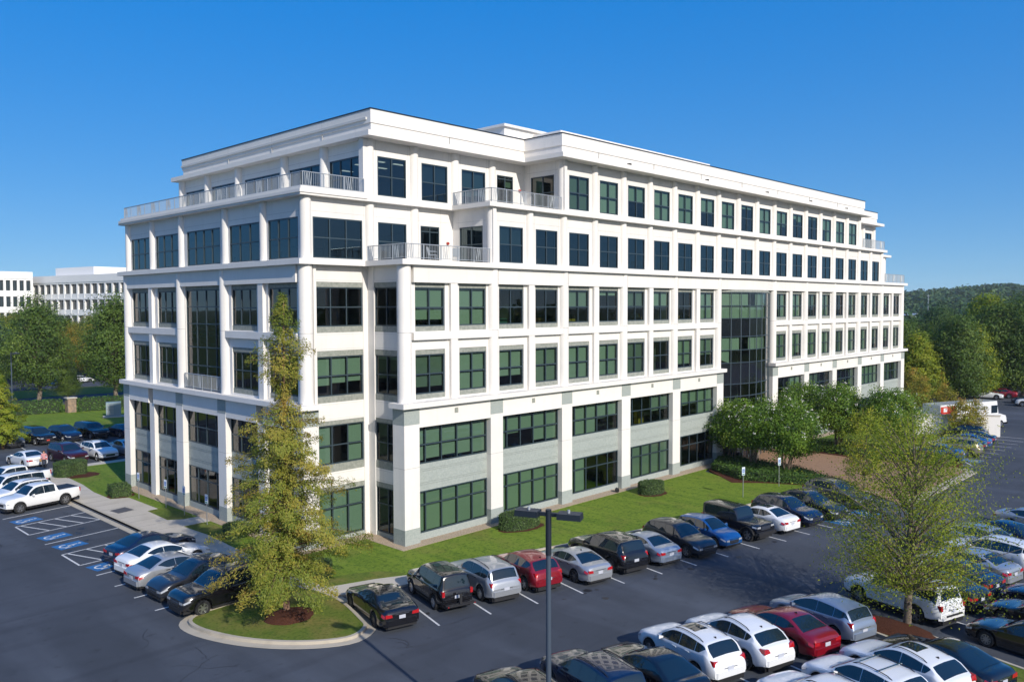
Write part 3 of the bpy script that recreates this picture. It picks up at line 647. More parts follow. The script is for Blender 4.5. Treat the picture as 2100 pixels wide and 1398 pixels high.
slab("tactile_plate", [(-8.95, 22.3), (-7.75, 22.6), (-7.6, 21.3), (-8.8, 21.0)], 0.122, mat("dark_plate", (0.09, 0.085, 0.085), 0.7))
struct("gutter", MB().prism([(-9.73, 42.4), (-9.73, 10.6), (-9.4, 8.75), (-9.08, 6.75), (-8.92, 0.2), (-9.35, 0.2), (-9.5, 6.6), (-9.85, 8.6), (-10.15, 10.5), (-10.15, 42.4)], -0.05, 0.012), M_KERB)
# tree island with its kerb
isl = [(-14.35, -3.1), (-13.9, -1.75), (-11.5, -1.45), (-9.0, -1.2), (-8.15, -2.6), (-8.1, -4.8), (-8.85, -7.6), (-9.3, -8.5), (-10.5, -8.85), (-12.2, -7.65), (-13.6, -5.6)]
isl_s = smooth_closed(isl, 5)
slab("island_lawn", isl_s, 0.13, M_DRYGRASS)
def outward(pts, o):
    c = offs(pts, o); 
    a0 = abs(sum(p[0]*q[1]-q[0]*p[1] for p, q in zip(pts, pts[1:]+pts[:1]))); a1 = abs(sum(p[0]*q[1]-q[0]*p[1] for p, q in zip(c, c[1:]+c[:1])))
    return c if (a1 > a0) == (o > 0) else offs(pts, -o)
struct("kerb", MB().ring(outward(isl_s, 0.17), isl_s, -0.05, 0.15), M_KERB); struct("gutter", MB().ring(outward(isl_s, 0.58), outward(isl_s, 0.17), -0.05, 0.012), M_KERB)
def disc(cx, cy, rx, ry, n=28, rot=0, jit=0.0):
    r_ = random.Random(int(cx*97+cy*31)); return [(cx+math.cos(rot)*rx*f*math.cos(a)-math.sin(rot)*ry*f*math.sin(a), cy+math.sin(rot)*rx*f*math.cos(a)+math.cos(rot)*ry*f*math.sin(a)) for k in range(n) for a in [2*math.pi*k/n] for f in [1+r_.uniform(-jit, jit)]]
def mulch(cx, cy, rx, ry, z, rot=0, dome=0.12):
    m = MB(); n = 30; o = disc(cx, cy, rx, ry, n, rot, 0.06); i = disc(cx, cy, rx*0.6, ry*0.6, n, rot, 0.05)
    m.v = [(*p, z) for p in o]+[(*p, z+dome) for p in i]+[(cx, cy, z+dome*1.3)]
    for k in range(n): m.f += [(k, (k+1) % n, n+(k+1) % n, n+k), (n+k, n+(k+1) % n, 2*n)]
    return struct("mulch_bed", m, M_MULCH)
mulch(-10.85, -4.9, 1.25, 1.05, 0.135, 0.3, 0.16)
# gravel strip along the walls
grp = [(-4.2, 30.7), (XL-0.62, 30.7), (XL-0.62, YB-0.6), (-0.65, YB-0.6), (-0.65, -0.62), (ex0-1.0, -0.62), (ex0-1.0, 0.5), (0.8, 0.5), (0.8, 4.5), (-4.2, 4.5)]
slab("gravel_strip", grp, 0.116, M_GRAVEL)
grp2 = [(ex1, -0.62), (AX1+0.5, -0.62), (AX1+0.5, 0.6), (ex1, 0.6)]
slab("gravel_strip", grp2, 0.116, M_GRAVEL)
kerb_line("kerb", [(33.0, -11.2), (33.6, -13.4), (34.4, -15.2)], 0.16, 0.14, False, 1)
# brick plaza, planting beds and the lawn beyond
plaza = [(32.0, -17.5), (33.8, -14.9), (35.4, -11.0), (37.6, -7.6), (38.6, -2.0), (38.2, 0.45), (48.5, 0.45), (48.0, -7.0), (48.6, -13.0), (49.4, -17.0), (48.5, -17.75)]
slab("brick_plaza", plaza, 0.06, M_PAVER)
kerb_line("plaza_edge", [(31.6, -18.6), (36.0, -18.5), (42.0, -18.5), (48.4, -18.45), (49.3, -17.3)], 0.85, 0.066, False, -1)
slab("planting_bed", [(29.8, -5.2), (33.0, -1.2), (36.2, 0.3), (38.2, 0.4), (38.5, -2.0), (37.5, -7.6), (35.3, -11.0), (33.7, -14.9), (32.8, -14.0), (33.1, -10.2), (31.5, -7.2)], 0.12, M_MULCH)
slab("planting_bed", [(48.3, 0.4), (48.0, -7.0), (48.6, -13.0), (49.6, -16.7), (52.0, -16.3), (53.0, -12.5), (53.0, 0.4)], 0.12, M_MULCH)
slab("lawn", [(53.0, 0.6), (53.0, -12.0), (56, -10.8), (72, -9.6), (74, -6), (86, -2.0), (86, 0.6)], 0.105, M_GRASS)
slab("sidewalk", [(53.0, -12.0), (53.3, -13.0), (56, -12.0), (72, -10.6), (72, -9.6), (56, -10.8)], 0.11, M_CONC)
slab("lawn", [(86, 40), (86, -3.0), (92, 1.0), (100, 4.0), (118, 6.5), (118, 40)], 0.08, M_GRASS)
# narrow island with a tree between two parked rows
isl2 = [(6.3, -21.4), (7.0, -22.4), (8.2, -27.2), (7.3, -31.5), (5.0, -38.0), (4.0, -38.0), (5.2, -32.0), (6.2, -27.6), (5.6, -22.6)]
isl2 = [(7.35, -22.3), (7.9, -22.9), (7.75, -25.3), (7.0, -28.2), (6.0, -32.0), (4.6, -37.5), (2.9, -37.2), (4.35, -31.4), (5.5, -27.6), (6.2, -25.2), (6.75, -22.8)]
slab("island_lawn", isl2, 0.13, M_DRYGRASS); struct("kerb", MB().ring(outward(isl2, 0.15), isl2, -0.05, 0.15), M_KERB)
mulch(7.1, -25.9, 1.0, 2.0, 0.135, -0.22, 0.12)

# ---- painted lines
def stripe(p, q, w=0.10, m=None, z=0.006, name="stall_line"):
    p = Vector((*p, 0)); q = Vector((*q, 0)); d = (q-p).normalized(); n = Vector((-d.y, d.x, 0))*w/2
    return MB().poly([(*(p+n).xy, z), (*(q+n).xy, z), (*(q-n).xy, z), (*(p-n).xy, z)]).build(name, m or M_LINE, lot)
row1 = [(-6.57, -10.63), (-3.95, -11.36), (-1.39, -12.04), (1.26, -12.73), (3.96, -13.34), (6.63, -13.92), (9.2, -14.48), (11.88, -14.96), (14.6, -15.52), (17.2, -15.96), (19.66, -16.36), (22.21, -16.75), (24.7, -17.1)]
def rdir(i, pts=row1):
    a = Vector(pts[max(0, i-1)]); b = Vector(pts[min(len(pts)-1, i+1)]); d = (b-a).normalized(); return Vector((-d.y, d.x))
for i, p in enumerate(row1[:-1]):
    n = rdir(i); q = Vector(p)+n*5.3; stripe(p, (q.x, q.y))
lefty = [(25.64, 26.59), (22.75, 23.67), (19.92, 20.77), (16.82, 17.6), (13.77, 14.5), (10.84, 11.4), (8.31, 8.75), (5.73, 6.05), (3.23, 3.45), (0.73, 0.85)]
for y0, y1 in lefty: stripe((-14.78, y0), (-9.75, y1), 0.11)
def hatch(ya0, ya1, yb0, yb1):
    stripe((-14.78, ya0), (-14.78, yb0), 0.11)
    for i in range(4):
        t0 = 0.06+i*0.22; t1 = t0+0.20; x0 = -14.78+5.03*t0; x1 = -14.78+5.03*t1
        stripe((x0, ya0+(ya1-ya0)*t0), (x1, yb0+(yb1-yb0)*t1), 0.11)
hatch(22.75, 23.67, 19.92, 20.77); hatch(13.77, 14.5, 10.84, 11.4)
def access_symbol(cx, cy, ang, s=1.0):
    """blue square with the white wheelchair figure, head towards the kerb"""
    o = MB(); c, n = math.cos(ang), math.sin(ang)
    T = lambda x, y: (cx+(x*c-y*n)*s, cy+(x*n+y*c)*s)
    pad = MB().poly([(*T(-0.85, -0.62), 0.007), (*T(0.85, -0.62), 0.007), (*T(0.85, 0.62), 0.007), (*T(-0.85, 0.62), 0.007)]).build("accessible_parking_mark", M_BLUEP, lot)
    w = MB()
    def st(p, q, wd): 
        p = Vector(p); q = Vector(q); d = (q-p).normalized(); k = Vector((-d.y, d.x))*wd/2
        w.poly([(*T(*(p+k)), 0.011), (*T(*(q+k)), 0.011), (*T(*(q-k)), 0.011), (*T(*(p-k)), 0.011)])
    prev = None
    for k in range(15):
        a = math.radians(60+k*17); a2 = math.radians(60+(k+1)*17)
        w.poly([(*T(-0.30+0.36*math.cos(a), 0.36*math.sin(a)), 0.011), (*T(-0.30+0.36*math.cos(a2), 0.36*math.sin(a2)), 0.011), (*T(-0.30+0.25*math.cos(a2), 0.25*math.sin(a2)), 0.011), (*T(-0.30+0.25*math.cos(a), 0.25*math.sin(a)), 0.011)])
    st((-0.15, -0.02), (0.45, 0.02), 0.12); st((-0.15, 0.0), (-0.12, -0.34), 0.11); st((-0.12, -0.34), (-0.52, -0.42), 0.10); st((0.12, 0.0), (0.10, -0.25), 0.08)
    w.poly([(*T(0.60+0.1*math.cos(2*math.pi*k/12), 0.03+0.1*math.sin(2*math.pi*k/12)), 0.011) for k in range(12)])
    w.build("wheelchair_symbol", M_LINE, pad)
for y in (24.1, 18.35, 15.55, 9.75): access_symbol(-13.75, y, 0.17)
access_symbol(24.0, -16.6, 1.45, 1.05); access_symbol(27.6, -16.9, 1.5, 1.05)
stripe((24.9, -17.1), (25.7, -11.9)); stripe((26.6, -17.35), (27.1, -12.2)); stripe((24.9, -17.1), (26.4, -15.3)); stripe((29.2, -17.6), (29.6, -12.4))
# rows two and three (pull-through)
for (x, y) in ((-9.7, -20.6), (-7.1, -21.7), (-4.5, -22.6), (-1.97, -23.3), (0.5, -24.1), (3.05, -24.8), (10.3, -27.1), (13.0, -27.6), (15.6, -27.8), (18.1, -28.2), (20.7, -28.6), (23.3, -28.9), (25.9, -29.2), (28.5, -29.4), (31.1, -29.6)):
    d = Vector((0.24, 0.97)); stripe((x-d.x*5.2, y-d.y*5.2), (x+d.x*4.6, y+d.y*4.6))
for i in range(8): x = 55.0+i*2.45; stripe((x, -17.3), (x-0.3, -12.2))
for i in range(12): x = 60.0+i*2.6; stripe((x, -31.0), (x-0.3, -26.0))
stripe((51.6, -17.2), (53.4, -16.0), 0.12); stripe((51.6, -17.2), (50.4, -15.4), 0.12); access_symbol(51.4, -14.7, 1.5); access_symbol(54.1, -16.4, 1.5)
for y in (57.0, 60.9)[:1]:
    for i in range(-3, 6): x = -5.0+i*2.6; stripe((x, 55.0), (x+0.45, 60.5))
for i in range(-3, 8): x = -6.9+i*2.6; stripe((x, 48.0), (x-0.3, 43.0))
# asphalt cracks
ck = MB(); cr = random.Random(3)
def crack(p, ang, n, st):
    for i in range(n):
        q = (p[0]+math.cos(ang)*st, p[1]+math.sin(ang)*st); d = Vector((-(q[1]-p[1]), q[0]-p[0])).normalized()*cr.uniform(0.006, 0.018)
        ck.poly([(p[0]+d.x, p[1]+d.y, 0.004), (q[0]+d.x, q[1]+d.y, 0.004), (q[0]-d.x, q[1]-d.y, 0.004), (p[0]-d.x, p[1]-d.y, 0.004)]); p = q; ang += cr.uniform(-0.5, 0.5)
crack((-18.5, -9.0), 0.9, 14, 0.32); crack((-17.3, -3.4), 0.2, 9, 0.3); crack((-9.2, -11.5), 0.6, 8, 0.22); crack((-9.5, -11.2), -0.6, 7, 0.2); crack((-8.9, -11.6), 2.0, 5, 0.2); crack((-17.0, -6.0), -0.4, 8, 0.35); crack((-6.4, -10.8), -0.2, 9, 0.25); crack((-15.4, -4.8), -1.6, 6, 0.3)
tag(ck.build("asphalt_cracks", mat("crack_tar", (0.012, 0.012, 0.014), 0.6), lot), kind="stuff")
# oil drips in the bays and a few darker repair patches
oil = MB(); og = random.Random(12)
for i in range(70):
    k = og.randrange(3)
    if k == 0: p = (og.uniform(-14.3, -10.2), og.uniform(8, 27))
    elif k == 1: p = (og.uniform(-7, 24), 0); p = (p[0], -9.4-0.21*(p[0]+7)-og.uniform(-0.6, 3.6))
    else: p = (og.uniform(-12, 28), 0); p = (p[0], -19.5-0.25*(p[0]+12)-og.uniform(-1, 8))
    r = og.uniform(0.06, 0.24); oil.poly([(q_[0], q_[1], 0.0045+0.00001*i) for q_ in disc(p[0], p[1], r, r*og.uniform(0.6, 1.3), 12, og.uniform(0, 3), 0.25)])
tag(oil.build("oil_stains", mat("oil_stain", (0.02, 0.02, 0.022), 0.5), lot), kind="stuff")
# storm drain and manhole
mh = MB(); mh.poly([(q_[0], q_[1], 0.008) for q_ in disc(-17.0, 18.6, 0.38, 0.38, 24)]); mh.build("manhole_cover", mat("cast_iron", (0.05, 0.045, 0.04), 0.6, metal=0.5), lot)
# rear: grass bank, road and far lot on the left
slab("lawn_bank", [(-75, 64), (70, 64), (70, 92), (-75, 98)], 0.09, M_GRASS)
slab("rear_road", [(-75, 103), (70, 92.5), (70, 103), (-75, 117)], 0.02, M_ASPHALT, -0.1)
slab("road_verge", [(-75, 117), (70, 103), (70, 116), (-75, 132)], 0.06, M_DRYGRASS, -0.1)
slab("far_lot", [(-60, 132), (110, 114), (120, 190), (-30, 205)], 0.01, M_ASPHALT, -0.1)
slab("right_far_lot", [(88, 3), (160, -6), (172, 22), (104, 26)], 0.095, M_ASPHALT, -0.1)
# ------------------------------------------------------------------ vehicles
M_CARGLASS = mat("car_glass", (0.008, 0.018, 0.028), 0.015, spec=0.9)
M_TYRE = mat("tyre_rubber", (0.014, 0.014, 0.015), 0.85)
M_RIM = mat("alloy_rim", (0.55, 0.56, 0.58), 0.28, metal=0.9)
M_RIMD = mat("dark_alloy_rim", (0.12, 0.12, 0.13), 0.3, metal=0.8)
M_CHROME = mat("chrome_trim", (0.72, 0.73, 0.75), 0.12, metal=1.0)
M_TRIM = mat("black_plastic_trim", (0.016, 0.016, 0.018), 0.55)
M_RED = mat("red_lens", (0.38, 0.008, 0.012), 0.12, spec=0.8, coat=0.5)
M_LENS = mat("clear_lens", (0.36, 0.38, 0.41), 0.08, spec=0.9, coat=0.6)
M_AMBER = mat("amber_lens", (0.62, 0.18, 0.02), 0.15)
M_PLATE = mat("plate_white", (0.45, 0.47, 0.53), 0.5)
M_PLATER = mat("plate_red", (0.5, 0.06, 0.04), 0.5)
PAINT = {}
def paint(c):
    if c in PAINT: return PAINT[c]
    table = dict(white=((0.74, 0.75, 0.76), 0.0, 0.35), silver=((0.42, 0.44, 0.47), 0.55, 0.32), black=((0.006, 0.006, 0.008), 0.0, 0.2), navy=((0.006, 0.014, 0.045), 0.25, 0.25), grey=((0.10, 0.105, 0.115), 0.5, 0.3),
                 red=((0.24, 0.006, 0.016), 0.25, 0.28), blue=((0.012, 0.105, 0.33), 0.35, 0.28), maroon=((0.05, 0.006, 0.012), 0.3, 0.3), gold=((0.36, 0.31, 0.22), 0.5, 0.32), lightblue=((0.30, 0.36, 0.46), 0.5, 0.3), darkgrey=((0.028, 0.032, 0.042), 0.45, 0.28))
    b, me, ro = table[c]
    m = mat("car_paint_"+c, b, ro, metal=me, coat=1.0); PAINT[c] = m
    return m
def interp(pts, t):
    if t <= pts[0][0]: return pts[0][1]
    for (a, va), (b, vb) in zip(pts, pts[1:]):
        if t <= b: return va+(vb-va)*(t-a)/(b-a) if b > a else vb
    return pts[-1][1]
def smoothpts(pts, n=4):
    out = []
    for i in range(len(pts)-1):
        p0 = pts[max(0, i-1)]; p1 = pts[i]; p2 = pts[i+1]; p3 = pts[min(len(pts)-1, i+2)]
        for k in range(n):
            s = k/n; x = p1[0]+(p2[0]-p1[0])*s
            m1 = (p2[1]-p0[1])/max(1e-3, p2[0]-p0[0])*(p2[0]-p1[0]); m2 = (p3[1]-p1[1])/max(1e-3, p3[0]-p1[0])*(p2[0]-p1[0])
            sec = (p2[1]-p1[1]); lim = 2.2*abs(sec)+0.02; m1 = max(-lim, min(lim, m1)); m2 = max(-lim, min(lim, m2))
            y = (2*s**3-3*s*s+1)*p1[1]+(s**3-2*s*s+s)*m1+(-2*s**3+3*s*s)*p2[1]+(s**3-s*s)*m2
            out.append((x, y))
    return out+[pts[-1]]
# top: side-view roofline from the nose (0) to the tail; belt: window sill line; cowl/rf: foot and head of the windscreen; rr/rd: head and foot of the rear window
KINDS = dict(
 sedan=dict(L=4.85, Wd=1.84, wb=2.80, fo=0.93, R=0.335, top=[(0, 0.66), (0.18, 0.76), (0.7, 0.88), (1.42, 0.98), (1.9, 1.24), (2.3, 1.40), (2.85, 1.46), (3.35, 1.42), (3.8, 1.27), (4.22, 1.10), (4.6, 1.07), (4.80, 0.98), (4.85, 0.86)], belt=[(0, 0.60), (0.7, 0.82), (1.42, 0.92), (3.0, 0.98), (4.2, 1.03), (4.85, 0.80)], cowl=1.40, rf=2.22, rr=3.42, rd=4.24, doors=(1.75, 2.85, 3.78), rail=False),
 coupe_sedan=dict(L=4.92, Wd=1.87, wb=2.85, fo=0.92, R=0.345, top=[(0, 0.64), (0.18, 0.74), (0.7, 0.86), (1.5, 0.97), (2.0, 1.23), (2.4, 1.38), (2.9, 1.44), (3.4, 1.39), (3.9, 1.21), (4.36, 1.07), (4.7, 1.05), (4.87, 0.97), (4.92, 0.86)], belt=[(0, 0.58), (0.7, 0.79), (1.5, 0.89), (3.0, 0.95), (4.3, 1.0), (4.92, 0.82)], cowl=1.48, rf=2.32, rr=3.45, rd=4.38, doors=(1.8, 2.9, 3.86), rail=False),
 crossover=dict(L=4.62, Wd=1.85, wb=2.70, fo=0.91, R=0.36, top=[(0, 0.74), (0.15, 0.90), (0.6, 1.03), (1.28, 1.11), (1.72, 1.38), (2.1, 1.60), (2.6, 1.67), (3.2, 1.655), (3.75, 1.60), (4.02, 1.545), (4.38, 1.20), (4.55, 1.04), (4.62, 0.80)], belt=[(0, 0.68), (0.6, 0.95), (1.3, 1.05), (3.0, 1.13), (4.2, 1.24), (4.62, 0.78)], cowl=1.28, rf=2.02, rr=3.99, rd=4.42, doors=(1.62, 2.66, 3.55), rail=True),
 midsuv=dict(L=4.85, Wd=1.90, wb=2.82, fo=0.96, R=0.375, top=[(0, 0.78), (0.12, 0.95), (0.6, 1.08), (1.36, 1.15), (1.80, 1.42), (2.2, 1.66), (2.8, 1.74), (3.7, 1.73), (4.30, 1.68), (4.46, 1.63), (4.66, 1.22), (4.78, 1.06), (4.85, 0.82)], belt=[(0, 0.72), (0.6, 0.99), (1.36, 1.08), (3.0, 1.15), (4.4, 1.22), (4.85, 0.8)], cowl=1.36, rf=2.12, rr=4.43, rd=4.69, doors=(1.72, 2.8, 3.75), rail=True),
 fastback=dict(L=4.72, Wd=1.88, wb=2.74, fo=0.94, R=0.37, top=[(0, 0.72), (0.15, 0.88), (0.6, 1.01), (1.32, 1.10), (1.80, 1.38), (2.2, 1.58), (2.65, 1.66), (3.2, 1.62), (3.7, 1.53), (3.92, 1.47), (4.40, 1.16), (4.62, 1.05), (4.72, 0.80)], belt=[(0, 0.66), (0.6, 0.93), (1.32, 1.03), (3.0, 1.12), (4.1, 1.22), (4.72, 0.78)], cowl=1.32, rf=2.10, rr=3.90, rd=4.43, doors=(1.68, 2.72, 3.62), rail=True),
 big_suv=dict(L=5.2, Wd=2.0, wb=3.05, fo=0.95, R=0.395, top=[(0, 0.90), (0.12, 1.06), (0.6, 1.16), (1.40, 1.22), (1.80, 1.55), (2.1, 1.74), (2.8, 1.82), (4.3, 1.81), (4.78, 1.76), (4.95, 1.70), (5.08, 1.25), (5.16, 1.10), (5.2, 0.85)], belt=[(0, 0.84), (0.6, 1.06), (1.4, 1.13), (3.0, 1.18), (4.8, 1.22), (5.2, 0.85)], cowl=1.40, rf=2.02, rr=4.94, rd=5.10, doors=(1.75, 2.9, 3.95), rail=True),
 wagon=dict(L=4.62, Wd=1.80, wb=2.78, fo=0.93, R=0.325, top=[(0, 0.66), (0.2, 0.80), (0.7, 0.94), (1.15, 1.02), (1.75, 1.34), (2.3, 1.54), (2.8, 1.58), (3.5, 1.55), (4.05, 1.48), (4.2, 1.45), (4.45, 1.10), (4.56, 0.98), (4.62, 0.78)], belt=[(0, 0.60), (0.7, 0.85), (1.15, 0.94), (3.0, 1.02), (4.2, 1.10), (4.62, 0.76)], cowl=1.14, rf=2.15, rr=4.16, rd=4.48, doors=(1.7, 2.72, 3.62), rail=False),
 hatchback=dict(L=4.15, Wd=1.70, wb=2.60, fo=0.84, R=0.315, top=[(0, 0.66), (0.15, 0.80), (0.55, 0.93), (1.05, 1.02), (1.6, 1.34), (2.0, 1.50), (2.5, 1.54), (3.2, 1.49), (3.62, 1.42), (3.75, 1.38), (3.98, 1.05), (4.1, 0.95), (4.15, 0.75)], belt=[(0, 0.60), (0.55, 0.84), (1.05, 0.93), (3.0, 1.01), (3.7, 1.06), (4.15, 0.74)], cowl=1.04, rf=1.92, rr=3.72, rd=4.0, doors=(1.5, 2.45, 3.25), rail=False),
 boxy=dict(L=4.3, Wd=1.82, wb=2.58, fo=0.86, R=0.355, top=[(0, 0.86), (0.08, 1.0), (0.5, 1.06), (1.05, 1.10), (1.4, 1.45), (1.68, 1.72), (2.2, 1.78), (3.6, 1.78), (3.98, 1.75), (4.06, 1.70), (4.2, 1.12), (4.27, 1.0), (4.3, 0.80)], belt=[(0, 0.80), (0.5, 0.98), (1.05, 1.03), (4.0, 1.06), (4.3, 0.80)], cowl=1.05, rf=1.64, rr=4.05, rd=4.22, doors=(1.42, 2.4, 3.3), rail=False),
 offroad=dict(L=4.35, Wd=1.78, wb=2.95, fo=0.70, R=0.41, top=[(0, 1.06), (0.05, 1.12), (0.6, 1.16), (1.48, 1.20), (1.62, 1.50), (1.80, 1.80), (1.95, 1.84), (3.0, 1.86), (4.18, 1.84), (4.28, 1.78), (4.31, 1.15), (4.33, 1.05), (4.35, 0.85)], belt=[(0, 1.02), (1.5, 1.12), (4.2, 1.14), (4.35, 0.85)], cowl=1.48, rf=1.84, rr=4.27, rd=4.32, doors=(1.62, 2.45, 3.25), rail=False),
 pickup=dict(L=5.3, Wd=1.87, wb=3.25, fo=0.88, R=0.385, top=[(0, 0.86), (0.12, 1.02), (0.6, 1.12), (1.35, 1.18), (1.75, 1.50), (2.1, 1.72), (2.6, 1.78), (3.3, 1.76), (3.48, 1.70), (3.62, 1.30), (3.68, 1.17), (4.4, 1.17), (5.2, 1.17), (5.27, 1.10), (5.3, 0.80)], belt=[(0, 0.80), (0.6, 1.02), (1.35, 1.09), (3.7, 1.12), (5.2, 1.12), (5.3, 0.80)], cowl=1.34, rf=2.02, rr=3.46, rd=3.64, doors=(1.72, 2.62, 3.45), rail=False),
)
def car_surface(K):
    """stations with half sections, nose first; x forward, nose at +L/2"""
    L, Wd, R, fo, wb = K['L'], K['Wd'], K['R'], K['fo'], K['wb']
    top = smoothpts(K['top'], 3); H = max(z for _, z in top)
    ra = R+0.085; ax = (fo, fo+wb)
    ts = set(round(t, 4) for t, _ in top)
    for a in ax:
        for k in range(9): ts.add(round(a+ra*math.cos(math.pi*k/8), 4))
    for t in K['doors']: ts.add(t)
    ts = sorted(t for t in ts if 0 <= t <= L)
    out = [ts[0]]
    for t in ts[1:]:
        if t-out[-1] > 0.022: out.append(t)
    out[-1] = L; ts = out
    boxy = 1.0 if K['cowl'] > 1.47 and H > 1.8 and L < 4.5 else 0.0
    def sec(t):
        e0 = min(1, t/0.55); e1 = min(1, (L-t)/0.5)
        w = Wd/2*(1-(0.17 if not boxy else 0.05)*(1-e0)**2.0)*(1-(0.12 if not boxy else 0.03)*(1-e1)**2.0)
        zr = interp(top, t); zb_ = min(interp(K['belt'], t), zr-0.045)
        base = 0.255+0.05*(1-e0)+0.13*(1-e1)+(0.07 if H > 1.6 else 0.0)+(0.08 if H > 1.75 else 0.0)
        low = base
        for a in ax:
            if abs(t-a) < ra: low = max(low, R+math.sqrt(max(0, ra*ra-(t-a)**2)))
        h = max(0.0, min(1.0, (zr-zb_)/(H-min(H-0.05, interp(K['belt'], 0.55*L)))))
        wr = w*(0.955-(0.235 if not boxy else 0.07)*h); rail_drop = 0.035+0.045*h
        zm = min(0.66*zb_+0.02, zb_-0.12)
        return [(w*0.955, min(low, zb_-0.08)), (w*0.99, min(max(low+0.05, low), zb_-0.07)), (w, max(zm, low+0.06) if low+0.06 < zb_-0.05 else zb_-0.055), (w*0.992, zb_-0.045), (w*0.972, zb_), (wr, zr-rail_drop), (wr*0.90, zr-rail_drop*0.35), (wr*0.55, zr-0.004), (0, zr+0.012)]
    return ts, sec, top, H, ra, ax
CARMESH = {}
def car_meshes(kind):
    if kind in CARMESH: return CARMESH[kind]
    K = KINDS[kind]; ts, sec, top, H, ra, ax = car_surface(K); L, Wd, R = K['L'], K['Wd'], K['R']
    S_ = {t: sec(t) for t in ts}
    X = lambda t: L/2-t
    D = {}
    b = MB(); n = 9
    for t in ts:
        s = S_[t]; full = [(-y, z) for y, z in s]+[(y, z) for y, z in reversed(s[:-1])]
        b.v += [(X(t), y, z) for y, z in full]
    m = 2*n-1
    for i in range(len(ts)-1):
        for j in range(m-1): b.f.append((i*m+j, i*m+j+1, (i+1)*m+j+1, (i+1)*m+j))
    b.f.append(tuple(range(m))); b.f.append(tuple(range((len(ts)-1)*m+m-1, (len(ts)-1)*m-1, -1)))
    D['body'] = (b, 32)
    u = MB(); bz = 0.19+(0.08 if H > 1.75 else 0)
    u.box(-L/2+0.12, L/2-0.12, -Wd/2+0.27, Wd/2-0.27, bz, R+ra*0.95); u.box(X(ax[0]+ra*0.9), X(ax[1]-ra*0.9)*1.0, -Wd/2+0.06, Wd/2-0.06, bz, 0.5) if False else None
    u.box(min(X(ax[0]+ra+0.05), X(ax[1]-ra-0.05)), max(X(ax[0]+ra+0.05), X(ax[1]-ra-0.05)), -Wd/2*0.95, Wd/2*0.95, bz-0.01, 0.34)
    u.box(-L/2+0.1, -L/2+0.45, -Wd/2*0.8, Wd/2*0.8, bz, 0.42); u.box(L/2-0.4, L/2-0.06, -Wd/2*0.78, Wd/2*0.78, bz-0.01, 0.4)
    D['underbody'] = (u, None)
    def lerp(a, c, f): return (a[0]+(c[0]-a[0])*f, a[1]+(c[1]-a[1])*f)
    def side_strip(t0, t1, ia, ib, fa, fb, off, step=0.09):
        r = MB(); nst = max(2, int((t1-t0)/step)+1)
        for k in range(nst+1):
            t = t0+(t1-t0)*k/nst; s = sec(t); p = lerp(s[ia], s[ib], fa); q_ = lerp(s[ia], s[ib], fb)
            r.v += [(X(t), p[0]+off, p[1]), (X(t), q_[0]+off*0.8, q_[1]+off*0.3)]
        for k in range(nst): r.f.append((2*k, 2*k+2, 2*k+3, 2*k+1))
        return r
    def mirror(r):
        o = MB(); o.v = [(x, -y, z) for x, y, z in r.v]; o.f = [tuple(reversed(f)) for f in r.f]; return o
    # glass: windscreen, rear window, side windows
    def cross_strip(t0, t1, off, wf=0.90, step=0.08):
        r = MB(); nst = max(3, int((t1-t0)/step)+1)
        for k in range(nst+1):
            t = t0+(t1-t0)*k/nst; s = sec(t); y5, z5 = s[5]
            row = [(-y5*wf, lerp(s[5], s[6], 0.55)[1]), (-s[6][0]*0.97*wf, s[6][1]), (-s[7][0], s[7][1]), (0, s[8][1]), (s[7][0], s[7][1]), (s[6][0]*0.97*wf, s[6][1]), (y5*wf, lerp(s[5], s[6], 0.55)[1])]
            r.v += [(X(t), y, z+off) for y, z in row]
        for k in range(nst):
            for j in range(6): r.f.append((k*7+j, k*7+j+1, (k+1)*7+j+1, (k+1)*7+j))
        return r
    wsh = cross_strip(K['cowl']+0.05, K['rf']-0.02, 0.012); D['windshield'] = (wsh, 40)
    rw = cross_strip(K['rr']+0.02, K['rd']-0.03, 0.012, 0.88, 0.03)
    for i, v in enumerate(rw.v): rw.v[i] = (v[0]-0.012, v[1], v[2]-0.004)
    D['rear_window'] = (rw, 40)
    # range in which the cabin is tall enough for side glass
    tt = np.linspace(0.3, L-0.2, 200); ok = [t for t in tt if sec(t)[5][1]-sec(t)[4][1] > 0.17 and K['cowl'] < t < K['rd']+0.1]
    w0, w1 = min(ok), max(ok)
    if kind == 'pickup': w1 = min(w1, 3.42)
    d0, d1, d2 = K['doors']
    segs = [(w0, d1-0.012), (d1+0.012, min(d2, w1)-0.012)]
    if w1-d2 > 0.3: segs.append((d2+0.015, w1-0.04))
    D['side_windows'] = []
    good = [(a, c) for a, c in segs if c-a > 0.12]
    for gi, (a, c) in enumerate(good):
        r = side_strip(a, c, 4, 5, 0.08, 0.95, 0.006)
        if gi == len(good)-1 and kind not in ('boxy', 'offroad', 'pickup', 'big_suv'):
            nv = len(r.v)//2
            for k in range(nv):
                f = k/(nv-1); f2 = max(0.0, (f-0.45)/0.55)**1.5*0.8
                lo, hi = Vector(r.v[2*k]), Vector(r.v[2*k+1]); r.v[2*k] = tuple(lo.lerp(hi, f2))
        D['side_windows'].append((r, None))
    D['doors'] = []
